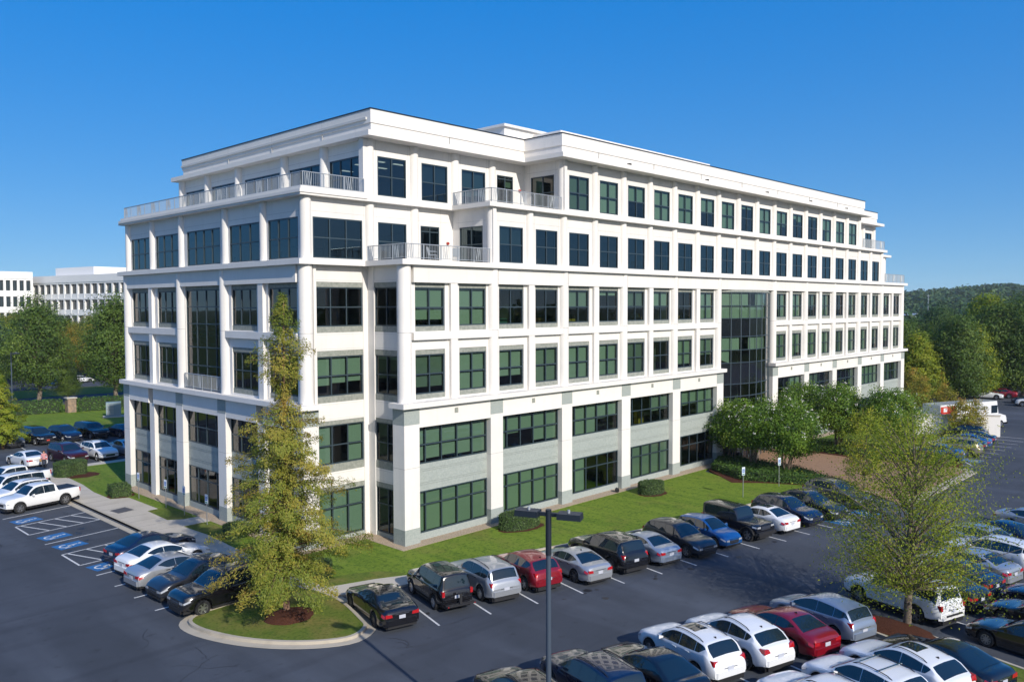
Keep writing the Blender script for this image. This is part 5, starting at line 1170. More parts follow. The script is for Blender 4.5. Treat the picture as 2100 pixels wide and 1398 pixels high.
# ------------------------------------------------------------------ trees, shrubs, hedges
M_BARK = mat("bark_grey_brown", (0.13, 0.10, 0.075), 0.95, noise=(9, (0.22, 0.18, 0.14), 8), bump=(22, 0.8))
M_BARKR = mat("bark_red_brown", (0.16, 0.085, 0.05), 0.95, noise=(9, (0.24, 0.15, 0.10), 8), bump=(22, 0.8))
M_BARKP = mat("bark_pale_smooth", (0.30, 0.22, 0.15), 0.8, noise=(5, (0.20, 0.14, 0.09), 6))
L_CYP = leaf_mat("cypress_needles", [(0.102, 0.156, 0.025), (0.216, 0.269, 0.039), (0.362, 0.335, 0.055), (0.440, 0.308, 0.063), (0.440, 0.201, 0.055)], 0.4)
L_OAKY = leaf_mat("yellow_green_leaves", [(0.126, 0.194, 0.019), (0.251, 0.320, 0.026), (0.377, 0.388, 0.037), (0.460, 0.330, 0.065)], 0.45)
L_MYR = leaf_mat("myrtle_leaves", [(0.043, 0.100, 0.013), (0.098, 0.191, 0.020), (0.177, 0.282, 0.029), (0.275, 0.327, 0.048)], 0.35)
L_FLOWER = mat("white_blossom", (0.80, 0.78, 0.74), 0.8)
L_OAK = leaf_mat("oak_leaves", [(0.039, 0.078, 0.015), (0.080, 0.140, 0.024), (0.136, 0.205, 0.031), (0.212, 0.270, 0.044)], 0.3)
L_GOLD = leaf_mat("turning_leaves", [(0.115, 0.149, 0.020), (0.252, 0.255, 0.029), (0.367, 0.276, 0.037), (0.459, 0.234, 0.044)], 0.35)
L_PINE = leaf_mat("dark_wood_leaves", [(0.023, 0.060, 0.026), (0.051, 0.103, 0.034), (0.092, 0.156, 0.042), (0.149, 0.212, 0.057)], 0.25)
L_HEDGE = leaf_mat("hedge_leaves", [(0.031, 0.071, 0.017), (0.060, 0.128, 0.024), (0.102, 0.187, 0.034), (0.145, 0.204, 0.051)], 0.25)
L_SHRUB = leaf_mat("shrub_leaves", [(0.035, 0.072, 0.019), (0.072, 0.128, 0.032), (0.120, 0.176, 0.056), (0.160, 0.208, 0.080)], 0.25)

def leaf_mesh(name, pos, size, tone, m, flat=0.0, aspect=2.0, droop=None, seed=0, nrm=None, wild=0.55):
    """one leaf quad per position; each faces outward from its clump (nrm) with some scatter (wild)"""
    g = np.random.default_rng(seed); n = len(pos); pos = np.asarray(pos, float)
    unit = lambda a: a/(np.linalg.norm(a, axis=1)[:, None]+1e-9)
    if nrm is None: nn = g.normal(size=(n, 3))
    else: nn = unit(np.asarray(nrm, float))+wild*g.normal(size=(n, 3))
    nn = unit(nn); d = g.normal(size=(n, 3))
    if droop is not None: d = d*0.45+np.asarray(droop)
    d = unit(d-nn*np.sum(d*nn, axis=1)[:, None]); s = np.cross(nn, d)
    size = np.broadcast_to(np.asarray(size, float), (n,)); L = size[:, None]; w = L/aspect
    v = np.stack([pos-d*L*0.5, pos+s*w*0.5, pos+d*L*0.5, pos-s*w*0.5], 1).reshape(-1, 3)
    me = bpy.data.meshes.new(name); me.vertices.add(4*n); me.vertices.foreach_set("co", v.ravel())
    me.loops.add(4*n); me.loops.foreach_set("vertex_index", np.arange(4*n, dtype=np.int32))
    me.polygons.add(n); me.polygons.foreach_set("loop_start", np.arange(0, 4*n, 4, dtype=np.int32)); me.polygons.foreach_set("loop_total", np.full(n, 4, np.int32))
    at = me.attributes.new("tone", 'FLOAT', 'FACE'); at.data.foreach_set("value", np.clip(tone, 0, 1).astype(np.float32))
    me.materials.append(m); me.update(); me.validate()
    return me
def limb(mb, p, q, r0, r1, seg=4, wob=0.06, rg=None, n=7):
    p = Vector(p); q = Vector(q); L = (q-p).length; prev = p
    for k in range(1, seg+1):
        t = k/seg; c = p.lerp(q, t)
        if k < seg: c = c+Vector((rg.normal()*wob*L, rg.normal()*wob*L, rg.normal()*wob*L*0.5))
        mb.tube(prev, c, r0+(r1-r0)*(k-1)/seg, r0+(r1-r0)*t, n, cap=(k == seg)); prev = c
    return prev
def build_tree(name, label, cat, loc, trunk_me, crown_me, rotz=0.0, scale=1.0, group=None, flowers=None):
    t = thing(name, label, cat, loc, rotz, group); t.scale = (scale,)*3 if not hasattr(scale, '__len__') else scale
    link("trunk", trunk_me, t); link("crown", crown_me, t)
    if flowers: tag(link("blossoms", flowers, t), kind="stuff")
    return t

def conifer(name, H, R, seed, z0=1.0, nb=210, per=150, bark=None, lm=None, sparse_top=True, leaf=0.15, prof=((0, 3.3), (0.08, 3.6), (0.25, 3.15), (0.42, 2.6), (0.54, 2.2), (0.59, 1.2), (0.62, 0.45), (0.67, 0.5), (0.70, 1.2), (0.75, 1.65), (0.82, 1.25), (0.90, 0.7), (0.97, 0.28), (1, 0.06))):
    g = np.random.default_rng(seed); mb = MB(); bark = bark or M_BARKR
    limb(mb, (0, 0, 0), (0.02*H*g.normal(), 0.01*H*g.normal(), H*0.97), 0.17, 0.015, 10, 0.003, g, 9)
    pos = []; tone = []; dirs = []; nrms = []
    for i in range(nb):
        f = (i+0.5)/nb; f = f**1.12; z = z0+(H-z0)*f*0.985; a = i*2.39996+g.normal()*0.35
        r = (R/3.1)*interp(prof, f)*(0.45+0.68*g.random())*(0.86+0.24*math.sin(9*f*math.pi+2*a)) + 0.06
        if g.random() < 0.10: r *= 1.22
        dz = r*(0.30-0.45*(1-f))+0.05
        tip = np.array([r*math.cos(a), r*math.sin(a), z+dz]); b0 = np.array([0, 0, z])
        mid = (b0+tip)/2+np.array([0, 0, 0.10*r])
        mb.tube(tuple(b0), tuple(mid), 0.03*(1-f)+0.008, 0.012, 4, False); mb.tube(tuple(mid), tuple(tip), 0.012, 0.004, 4, False)
        n = int(per*(0.12+r/R)*(1.7 if f < 0.52 else 1.05)); s = g.random(n)**0.6; s = 0.12+0.88*s
        P = np.where(s[:, None] < 0.5, b0+(mid-b0)*(s[:, None]*2), mid+(tip-mid)*(s[:, None]*2-1))
        side = np.array([-math.sin(a), math.cos(a), 0.0]); spread = 0.30*r*(1.05-s)+0.10
        P = P+side*(g.normal(size=n)*spread*0.75)[:, None]+np.array([0, 0, 1.0])*(g.normal(size=n)*0.10-np.abs(g.normal(size=n))*0.06)[:, None]
        pos.append(P); base = 0.345+0.13*math.sin(3*a+5*f)+g.normal()*0.09-(0.16 if f > 0.86 else 0)+(0.08 if 0.5 < f < 0.8 else 0)
        tone.append(base+g.normal(size=n)*0.08+0.16*(s-0.5))
        dirs.append(np.tile(np.array([math.cos(a), math.sin(a), -0.25]), (n, 1))); nrms.append(np.stack([P[:, 0]/(r+0.3), P[:, 1]/(r+0.3), np.full(n, 0.45)+(P[:, 2]-z)*1.2], 1))
    pos = np.concatenate(pos); tone = np.concatenate(tone); dirs = np.concatenate(dirs)
    cm = leaf_mesh(name+"_crown", pos, leaf*(0.7+0.7*g.random(len(pos))), tone, lm or L_CYP, 0.3, 2.8, dirs*0.8, seed, np.concatenate(nrms), 0.38)
    return mb.mesh(name+"_trunk", bark, 50), cm

def broadleaf(name, H, R, seed, trunk_h=0.25, stems=1, nl=60, per=200, leaf=0.16, bark=None, lm=None, shape=1.0, squash=1.0, flat=0.2, gap=0.35, tr=0.2, upright=0.5, top_bias=0.0, conic=0.0, wild=0.5):
    """limbs carry twig clusters spread through an uneven crown"""
    g = np.random.default_rng(seed); mb = MB(); bark = bark or M_BARK
    zc0 = H*trunk_h; pos = []; tone = []; nrms = []
    bases = []
    if stems == 1:
        top = limb(mb, (0, 0, 0), (g.normal()*0.03*H, g.normal()*0.03*H, H*0.80), tr, tr*0.2, 7, 0.012, g, 10); axis = [(Vector((0, 0, 0)), top)]
    else:
        axis = []
        for k in range(stems):
            a = 2*math.pi*k/stems+g.normal()*0.3; rr = R*0.38*(0.6+0.6*g.random())
            e = limb(mb, (0.10*math.cos(a), 0.10*math.sin(a), 0), (rr*math.cos(a), rr*math.sin(a), H*(0.62+0.12*g.random())), tr, tr*0.3, 6, 0.02, g, 7); axis.append((Vector((0.1*math.cos(a), 0.1*math.sin(a), 0)), e))
    lob = [(g.random()*2*math.pi, 0.75+0.5*g.random()) for _ in range(7)]
    for i in range(nl):
        f = (i+g.random())/nl; zf = zc0+(H-zc0)*f; a = i*2.39996+g.normal()*0.4
        prof = math.sin(math.pi*min(1, max(0.02, (0.12+0.84*f**shape))))**0.65
        if conic: prof = prof*(1-conic)+conic*(1.05-f)
        lf = 1+0.20*sum(w*math.cos((k+2)*(a-p)) for k, (p, w) in enumerate(lob))/3
        r = R*prof*lf*(0.62+0.42*g.random()); tip = Vector((r*math.cos(a), r*math.sin(a), zf*squash+(1-squash)*H*0.5))
        A, B = axis[i % len(axis)]; tb = min(0.95, max(0.2, (zf/H-upright*0.22*(r/R))/0.9)); b0 = A.lerp(B, tb) if stems == 1 else A.lerp(B, min(0.98, max(0.35, zf/H*1.05)))
        mb.tube(b0, b0.lerp(tip, 0.5)+Vector((0, 0, 0.04*r)), tr*0.30*(1-0.6*f), tr*0.14, 5, False); mb.tube(b0.lerp(tip, 0.5)+Vector((0, 0, 0.04*r)), tip, tr*0.14, tr*0.03, 4, False)
        ncl = 3+int(3*g.random()); bt = 0.40+0.10*g.normal()+0.12*math.sin(2*a+3*f)
        for c in range(ncl):
            s = 0.45+0.6*g.random(); cp = np.array(b0.lerp(tip, s))+g.normal(size=3)*R*0.13*np.array([1, 1, 0.6])
            if g.random() < gap*0.4: continue
            n = max(8, int(per/ncl*(0.5+g.random()))); cr = R*(0.11+0.09*g.random())
            off = np.clip(g.normal(size=(n, 3)), -1.7, 1.7)*np.array([1, 1, 0.62]); P = cp+off*cr; nrms.append(off*0.7+(P-np.array([0, 0, H*0.5]))/np.array([R, R, H*0.5])*0.9+np.array([0, 0, 0.25])); pos.append(P); tone.append(bt+0.10*g.normal()+g.normal(size=n)*0.09)
    pos = np.concatenate(pos); tone = np.concatenate(tone); nrms = np.concatenate(nrms)
    keep = pos[:, 2] > 0.5; pos = pos[keep]; tone = tone[keep]; nrms = nrms[keep]
    cm = leaf_mesh(name+"_crown", pos, leaf*(0.65+0.7*g.random(len(pos))), tone, lm or L_OAK, flat, 1.9, None, seed, nrms, wild)
    return mb.mesh(name+"_trunk", bark, 50), cm, pos

# feathery bald cypress on the near island
tm, cmsh = conifer("cypress", 15.2, 3.1, 5, 1.6, 330, 260, leaf=0.115)
build_tree("cypress_tree", "tall feathery green and rust cypress on the grass island before the building", "tree", (-10.75, -4.45, 0.13), tm, cmsh, 0.6)
# sparse yellow-green oak on the narrow island
tm, cmsh, _ = broadleaf("sparse_oak", 9.5, 3.9, 8, 0.19, 1, 150, 300, 0.095, M_BARK, L_OAKY, 0.8, 1, 0.3, 0.35, 0.19, 1.2)
build_tree("oak_tree", "sparse yellow-green young oak with a visible trunk between parked rows", "tree", (8.05, -26.15, 0.2), tm, cmsh, 0.0)
tm, cmsh, _ = broadleaf("slim_oak", 6.4, 1.9, 18, 0.22, 1, 60, 150, 0.14, M_BARK, L_OAKY, 0.8, 1, 0.3, 0.5, 0.10, 1.2)
build_tree("oak_tree", "slim young oak with greenish yellow leaves at the plaza edge behind the grey crossover", "tree", (34.9, -13.9, 0.1), tm, cmsh, 0.0)
# crape myrtles round the entrance
MY = []
for k in range(2):
    tm, cmsh, pp = broadleaf("myrtle%d" % k, 6.0, 2.75, 30+k, 0.40, 6, 85, 380, 0.17, M_BARKP, L_MYR, 0.75, 1, 0.2, 0.25, 0.075)
    g = np.random.default_rng(60+k); r = np.linalg.norm(pp[:, :2], axis=1); sel = np.where((pp[:, 2] > 3.6) & (g.random(len(pp)) < 0.010))[0]
    fp = np.repeat(pp[sel], 9, 0)+g.normal(size=(len(sel)*9, 3))*0.09+np.array([0, 0, 0.12])
    fm = leaf_mesh("myrtle_blossom%d" % k, fp, 0.10, np.ones(len(fp)), L_FLOWER, 0, 1.3, None, k); MY.append((tm, cmsh, fm))
for (x, y, s, r, k, lb) in ((37.4, -0.9, 0.90, 0.3, 0, "multi-stemmed white-flowering myrtle against the building, left of the entrance"), (36.3, -3.6, 1.0, 1.9, 1, "middle of the three white-flowering myrtles left of the brick plaza"), (35.45, -7.3, 1.03, 3.6, 0, "front one of the three white-flowering myrtles, with bare fanned stems"),
                            (50.5, -1.6, 1.05, 0.9, 1, "white-flowering myrtle against the right wing beside the entrance"), (50.2, -5.6, 1.08, 2.6, 0, "white-flowering myrtle in the middle of the bed right of the plaza"), (50.8, -10.2, 1.05, 5.0, 1, "white-flowering myrtle nearest the lane in the bed right of the plaza")):
    build_tree("crape_myrtle", lb, "tree", (x, y, 0.1), MY[k][0], MY[k][1], r, s, "crape myrtles round the entrance", MY[k][2])
# shared larger trees
OAKS = []
for k, (H, R, cn, lmt, sh) in enumerate(((15.5, 6.2, 0.35, L_OAK, 0.9), (15.5, 5.8, 0.25, L_OAK, 0.8), (13.0, 5.6, 0.1, L_GOLD, 0.8), (12.5, 4.4, 0.55, L_OAKY, 0.8), (15.0, 5.5, 0.15, L_PINE, 0.8))):
    tm, cmsh, _ = broadleaf("wood%d" % k, H, R, 80+k, 0.14, 1, 130, 240, 0.36, M_BARK, lmt, sh, 1, 0.25, 0.2, 0.30, 0.7, 0, cn, 0.33)
    OAKS.append((tm, cmsh))
CYL = conifer("yellow_cypress", 7.0, 2.5, 15, 0.8, 130, 110, leaf=0.2, lm=L_OAKY, prof=((0, 2.9), (0.2, 3.1), (0.6, 2.0), (0.9, 0.7), (1, 0.1)))
build_tree("cypress_tree", "low yellow-green cypress at the left edge before the black utility vehicle", "tree", (-6.5, 57.6, 0.05), *CYL, 0.4, 1.1)
build_tree("cypress_tree", "small yellow-green cypress at the far left beside the tall lamp post", "tree", (-5.0, 74.0, 0.05), *CYL, 2.0, (1.15, 1.15, 0.95))
tm, cmsh, _ = broadleaf("tall_oak", 15.5, 5.0, 93, 0.24, 1, 130, 260, 0.30, M_BARK, L_OAK, 0.85, 1, 0.25, 0.3, 0.34, 0.7, 0, 0.35, 0.33); OAKS.append((tm, cmsh))
GO = "big trees behind the rear road"
for i, (x, y, k, s, lb) in enumerate(((9.6, 100.8, 5, 1.0, "big dark oak left of the gap through which the far parked cars show"), (17.9, 92.5, 5, 1.02, "big dark oak against the building's left edge"), (1.5, 104, 1, 0.72, "dark oak at the left edge behind the lamp post"), (13.0, 98.5, 5, 0.40, "small oak sapling between the two big oaks"), (-3.5, 112, 3, 1.0, "yellow-green tree at the far left behind the oaks"), (24, 96, 5, 0.95, "dark oak mostly hidden behind the building's corner"))):
    build_tree("oak_tree", lb, "tree", (x, y, 0.05), *OAKS[k], i*1.3, s, GO)
rg = random.Random(77)
def at_px(px, D, z=0.0):
    """a point on the ground D metres along the view axis, in the direction of that image column"""
    v = _f+_r2*((px-1050)/1702.6); return (CAM[0]+v.x*D, CAM[1]+v.y*D, z)
left_spots = [(20, 175, 3, 1.0), (60, 185, 2, 1.1), (90, 182, 2, 1.0), (128, 212, 3, 1.0), (150, 215, 2, 1.05), (188, 190, 0, 0.9), (205, 178, 2, 1.0), (235, 165, 0, 1.0), (30, 200, 2, 1.15), (80, 205, 2, 1.1), (120, 208, 4, 1.05), (165, 205, 2, 1.12), (215, 206, 2, 1.1), (250, 195, 4, 1.1), (5, 190, 2, 1.1), (45, 168, 0, 0.9), (-10, 160, 3, 1.1), (-25, 150, 4, 1.1), (270, 180, 0, 1.0)]
lk = ["dark green", "leafy green", "orange-tinged", "yellow-green", "deep green"]; cnt = {}
ORD = ["first", "second", "third", "fourth", "fifth", "sixth", "seventh", "eighth", "ninth", "tenth", "eleventh", "twelfth"]
for (px, D, k, s) in sorted(left_spots):
    cnt[k] = cnt.get(k, -1)+1
    build_tree("woodland_tree", f"{lk[k]} tree, {ORD[cnt[k]]} of its colour from the left below the distant offices", "tree", at_px(px, D, -0.05), *OAKS[k], rg.uniform(0, 6), s*rg.uniform(0.72, 0.92), f"{lk[k]} trees below the distant offices")
right_spots = [(1880, 124, 3, 0.85), (1905, 130, 3, 0.80), (1940, 142, 4, 0.8), (1965, 126, 1, 0.95), (1995, 130, 3, 1.12), (2025, 138, 3, 1.25), (2045, 133, 1, 1.0), (2075, 140, 3, 1.2), (2100, 132, 0, 1.0), (1890, 150, 1, 0.9), (1930, 158, 4, 0.95), (1985, 160, 3, 1.15), (2060, 165, 3, 1.1), (2115, 155, 4, 1.1), (1850, 140, 1, 0.8), (1955, 190, 2, 0.95), (2010, 195, 4, 1.0), (2090, 190, 1, 1.0), (1900, 205, 2, 0.9), (2135, 145, 0, 1.0), (1865, 185, 0, 0.9), (2150, 175, 3, 1.1)]
cnt = {}
for (px, D, k, s) in sorted(right_spots):
    cnt[k] = cnt.get(k, -1)+1
    build_tree("woodland_tree", f"{lk[k]} tree, {ORD[cnt[k]]} of its colour from the left beyond the right-hand lots", "tree", at_px(px, D, -0.05), *OAKS[k], rg.uniform(0, 6), s*rg.uniform(0.78, 1.0), f"{lk[k]} trees beyond the right-hand lots")
tm, cmsh, _ = broadleaf("young", 4.6, 1.7, 120, 0.2, 1, 40, 110, 0.2, M_BARK, L_GOLD, 0.8, 1, 0.3, 0.4, 0.06, 1.2)
for (x, y, s, lb) in ((88.5, -1.0, 1.0, "small yellowing tree at the building's right corner"), (92.5, 1.5, 1.1, "small yellowing tree second past the building's right corner"), (84.5, -5.4, 0.9, "small yellowing tree left of the delivery truck"), (97, 2.5, 1.1, "small yellowing tree before the far parked cars"), (101, 0.8, 1.0, "small yellowing tree above the delivery truck"), (55.5, -9.0, 1.0, "small tree on the lawn behind the gold crossover"), (70.5, -12.4, 0.85, "small leafy tree beside the white wall end"), (68.0, -11.6, 0.9, "small leafy tree left of the white wall end")):
    build_tree("young_tree", lb, "tree", (x, y, 0.05), tm, cmsh, x, s, "small trees past the plaza")

# distant woods on the ridge: too many to count, one mass
def far_wood():
    g = np.random.default_rng(9); P = []; T = []; SZ = []; NR = []
    def height(px, D):
        ridge = 3+26*max(0, min(1, (px-1500)/520.0))*max(0, min(1, (D-500)/420.0)) if px > 1000 else 6*max(0, min(1, (D-400)/400))
        return ridge
    for i in range(2600):
        right = g.random() < 0.80
        px = g.uniform(1780, 2260) if right else g.uniform(-160, 330)
        D = (330+620*g.random()**0.8) if right else (300+300*g.random())
        if right and 430 < D < 520: continue
        v = _f+_r2*((px-1050)/1702.6); z0 = height(px, D)-3
        c = np.array([CAM[0]+v.x*D, CAM[1]+v.y*D, z0]); hh = g.uniform(9, 14)*(0.9 if right else 0.7); rr = hh*0.42
        n = 70 if D < 600 else 46; u = g.normal(size=(n, 3)); u /= np.linalg.norm(u, axis=1)[:, None]; u *= (0.55+0.45*g.random(n))[:, None]
        P.append(c+u*np.array([rr, rr, hh*0.5])+np.array([0, 0, hh*0.55])); bt = g.normal(0.42, 0.16); T.append(bt+g.normal(size=n)*0.10); NR.append(u+np.array([0, 0, 0.3])); SZ.append(np.full(n, 2.6 if D < 600 else 3.4)*(0.7+0.6*g.random(n)))
    me = leaf_mesh("distant_woods", np.concatenate(P), np.concatenate(SZ), np.concatenate(T), L_PINE, 0.1, 1.35, None, 4, np.concatenate(NR), 0.35)
    o = link("distant_woods", me); tag(o, "wooded ridge on the horizon right and left of the building", "forest", None, "stuff")
    # ridge itself
    m = MB(); cols = np.linspace(1400, 2700, 27); ds = np.linspace(300, 1100, 17)
    for px in cols:
        for D in ds:
            v = _f+_r2*((px-1050)/1702.6); m.v.append((CAM[0]+v.x*D, CAM[1]+v.y*D, height(px, D)-8+(6 if D > 900 else 0)))
    for i in range(len(cols)-1):
        for j in range(len(ds)-1): a = i*len(ds)+j; m.f.append((a, a+1, a+len(ds)+1, a+len(ds)))
    struct("hillside", m, mat("wood_floor", (0.03, 0.05, 0.02), 0.95), 60)
far_wood()
def mirrored_wood():
    """trees beyond the lots behind and left of the viewpoint: they show only as reflections in the glass"""
    g = np.random.default_rng(19); P = []; T = []
    for i in range(110):
        if i < 80: x, y = g.uniform(-140, 190), g.uniform(-175, -135)
        else: x, y = g.uniform(-150, -115), g.uniform(-60, 190)
        h = g.uniform(9, 17); n = 150; u = g.normal(size=(n, 3)); u /= np.linalg.norm(u, axis=1)[:, None]; u *= (0.6+0.4*g.random(n))[:, None]
        P.append(np.array([x, y, h*0.52])+u*np.array([h*0.38, h*0.38, h*0.5])); T.append(g.normal(0.45, 0.12)+g.normal(size=n)*0.12)
    P = np.concatenate(P); o = link("rear_woods", leaf_mesh("rear_woods", P, 2.0, np.concatenate(T), L_OAK, 0.1, 1.3, None, 6, P*0+np.array([0.0, 0.7, 0.7]), 0.8)); tag(o, "belt of trees behind the viewpoint, seen only mirrored in the windows", "forest", None, "stuff")
mirrored_wood()

# clipped hedges and shrubs
def shrub_mesh(name, pts2d, h, m, dens=420, leaf=0.09, seed=0, dome=0.1, jitter=0.03):
    """leaf-covered clipped mass over an outline"""
    g = np.random.default_rng(seed); P = []; NR = []; N = len(pts2d)
    xs = np.array([p[0] for p in pts2d]); ys = np.array([p[1] for p in pts2d])
    def inside(x, y):
        c = np.zeros(len(x), bool)
        for i in range(N):
            j = i-1; cond = ((ys[i] > y) != (ys[j] > y)) & (x < (xs[j]-xs[i])*(y-ys[i])/(ys[j]-ys[i]+1e-12)+xs[i]); c ^= cond
        return c
    area = abs(sum(xs[i-1]*ys[i]-xs[i]*ys[i-1] for i in range(N)))/2
    n = int(area*dens*1.2); x = g.uniform(xs.min(), xs.max(), n*2); y = g.uniform(ys.min(), ys.max(), n*2); k = inside(x, y); x, y = x[k][:n], y[k][:n]
    P.append(np.stack([x, y, h+g.normal(size=len(x))*jitter+dome*0.5*np.sin(x*2.1+y*1.7)*0.3], 1)); NR.append(np.tile([0.0, 0.0, 1.0], (len(x), 1)))
    cxy = np.array([xs.mean(), ys.mean()])
    for i in range(N):
        a = np.array([xs[i-1], ys[i-1]]); b = np.array([xs[i], ys[i]]); L = np.linalg.norm(b-a); k = int(L*h*dens); t = g.random(k); q_ = a+(b-a)*t[:, None]
        P.append(np.stack([q_[:, 0]+g.normal(size=k)*jitter, q_[:, 1]+g.normal(size=k)*jitter, g.random(k)*h], 1))
        e = b-a; nv = np.array([e[1], -e[0]])/(L+1e-9); nv = nv if np.dot(nv, (a+b)/2-cxy) > 0 else -nv; NR.append(np.tile([nv[0], nv[1], 0.25], (k, 1)))
    P = np.concatenate(P); tone = 0.42+g.normal(size=len(P))*0.17+0.12*np.sin(P[:, 0]*1.3)*np.cos(P[:, 1]*1.1)
    return leaf_mesh(name, P, leaf*(0.7+0.6*g.random(len(P))), tone, m, 0.0, 1.6, None, seed, np.concatenate(NR), 0.55)
def shrub(name, label, cat, pts, h, m, group=None, **kw):
    cx = sum(p[0] for p in pts)/len(pts); cy = sum(p[1] for p in pts)/len(pts); loc = [(p[0]-cx, p[1]-cy) for p in pts]
    t = thing(name, label, cat, (cx, cy, 0.1), 0, group)
    MB().prism([(p[0]*0.97, p[1]*0.97) for p in loc], 0.0, h-0.03).build("branches", mat("shrub_core", (0.02, 0.035, 0.012), 0.95), t)
    link("foliage", shrub_mesh(name, loc, h, m, **kw), t)
    return t
HS = "clipped shrubs on the lawns"
kid = lambda cx, cy, rx, ry, rot, bite: [(cx+math.cos(rot)*X-math.sin(rot)*Y, cy+math.sin(rot)*X+math.cos(rot)*Y) for k in range(26) for a in [2*math.pi*k/26] for X, Y in [(rx*math.cos(a), ry*math.sin(a)*(1 if math.sin(a) > 0 else 1-bite*math.exp(-(math.cos(a)*1.8)**2)))]]
shrub("clipped_shrub", "kidney-shaped clipped shrub on the front lawn behind the lamp post", "shrub", kid(8.0, -1.9, 1.55, 0.85, -0.15, -0.0), 0.95, L_SHRUB, HS, seed=1); mulch(8.0, -2.05, 1.75, 1.0, 0.105, -0.15, 0.03)
shrub("clipped_shrub", "squarish clipped shrub on the front lawn nearer the entrance", "shrub", kid(22.2, -2.5, 1.15, 0.85, -0.1, 0.0), 0.85, L_SHRUB, HS, seed=2); mulch(22.2, -2.65, 1.35, 1.0, 0.105, 0, 0.03)
shrub("clipped_shrub", "square clipped shrub beside the pad of the left walk", "shrub", [(-7.3, 26.2), (-6.0, 25.9), (-5.8, 27.4), (-7.1, 27.7)], 0.85, L_SHRUB, HS, seed=3); mulch(-6.5, 26.7, 1.0, 0.95, 0.106, 0, 0.03)
shrub("clipped_shrub", "rounded clipped shrub by the walk behind the white pickups", "shrub", kid(-6.4, 38.0, 1.35, 1.2, 0.3, 0.4), 1.15, L_SHRUB, HS, seed=4); mulch(-5.8, 37.2, 1.5, 1.3, 0.106, 0, 0.03)
shrub("clipped_shrub", "low shrub at the end of the front walk by the cypress", "shrub", kid(-6.6, -0.9, 0.7, 0.6, 0.3, 0.0), 0.8, L_SHRUB, HS, seed=5)
shrub("clipped_shrub", "low shrub on the strip of lawn behind the dark blue sedan", "shrub", kid(-6.0, 9.6, 0.75, 0.7, 0.3, 0.0), 0.8, L_SHRUB, HS, seed=6)
shrub("ground_cover", "dark low juniper cover under the three myrtles", "shrub", [(31.2, -5.4), (33.4, -1.4), (36.5, 0.0), (37.9, -0.2), (38.0, -2.0), (37.1, -7.4), (35.0, -11.0), (33.8, -13.8), (33.3, -10.5), (32.0, -7.4)], 0.55, L_HEDGE, None, seed=7, dens=230, leaf=0.14, jitter=0.12)
shrub("ground_cover", "low green cover in the bed right of the plaza", "shrub", [(48.7, -0.4), (48.5, -7.0), (49.0, -12.6), (50.0, -15.8), (51.6, -15.6), (52.6, -12.4), (52.6, -0.4)], 0.5, L_MYR, None, seed=8, dens=230, leaf=0.14, jitter=0.12)
for (a, b, lb, sd) in (((-12, 90.3), (7.9, 85.3), "long clipped hedge left of the stone pillar", 9), ((9.6, 84.9), (30, 79.5), "clipped hedge right of the stone pillar, in shade", 10)):
    d = Vector((b[0]-a[0], b[1]-a[1])).normalized(); n = Vector((-d.y, d.x))*0.9
    shrub("hedge", lb, "hedge", [(a[0]-n.x, a[1]-n.y), (b[0]-n.x, b[1]-n.y), (b[0]+n.x, b[1]+n.y), (a[0]+n.x, a[1]+n.y)], 1.75, L_HEDGE, "hedges along the rear road", seed=sd, dens=45, leaf=0.26, jitter=0.08)
# ------------------------------------------------------------------ lamp posts, signs, person, small things
M_LAMP = mat("lamp_paint_bluegrey", (0.022, 0.030, 0.042), 0.4, metal=0.3)
M_LAMPP = mat("lamp_pole_paint", (0.075, 0.10, 0.135), 0.42, metal=0.3)
M_STEEL = mat("galvanised_steel", (0.40, 0.42, 0.43), 0.45, metal=0.7)
def lamp_post(label, loc, H, ang, heads):
    t = thing("lamp_post", label, "lamp post", loc, ang, "lamp posts")
    MB().cyl(0, 0, 0.28, 0, 0.6, 18).build("footing", M_CONC, t)
    MB().cyl(0, 0, 0.085, 0.6, H-1.25, 16, 0.075).build("pole", M_LAMPP, t, 40); MB().cyl(0, 0, 0.088, H-1.25, H+0.12, 16, 0.088).build("pole_top", M_LAMP, t, 40)
    for a in heads:
        c, s = math.cos(a), math.sin(a); T = lambda x, y, z: (x*c-y*s, x*s+y*c, z)
        h = MB(); h.hexa([T(0.30, -0.22, H-0.12), T(1.02, -0.22, H-0.12), T(1.02, 0.22, H-0.12), T(0.30, 0.22, H-0.12), T(0.30, -0.21, H+0.06), T(1.0, -0.21, H+0.06), T(1.0, 0.21, H+0.06), T(0.30, 0.21, H+0.06)])
        ho = h.build("lamp_head", M_LAMP, t)
        MB().hexa([T(0.05, -0.05, H-0.08), T(0.32, -0.05, H-0.08), T(0.32, 0.05, H-0.08), T(0.05, 0.05, H-0.08), T(0.05, -0.05, H+0.03), T(0.32, -0.05, H+0.03), T(0.32, 0.05, H+0.03), T(0.05, 0.05, H+0.03)]).build("arm", M_LAMP, ho)
        p = T(0.62, 0.0, 0); MB().cyl(p[0], p[1], 0.045, H+0.06, H+0.15, 10).build("photocell", M_RAIL, ho)
    return t
lamp_post("blue-grey lamp post with two flat heads standing among the near cars", (-12.85, -22.85, 0), 8.45, 0.0, (math.radians(112), math.radians(-64)))
lamp_post("slim dark lamp post beyond the rear lot at the left edge", (3.0, 89.5, 0), 8.3, 0.0, (math.radians(-30),))

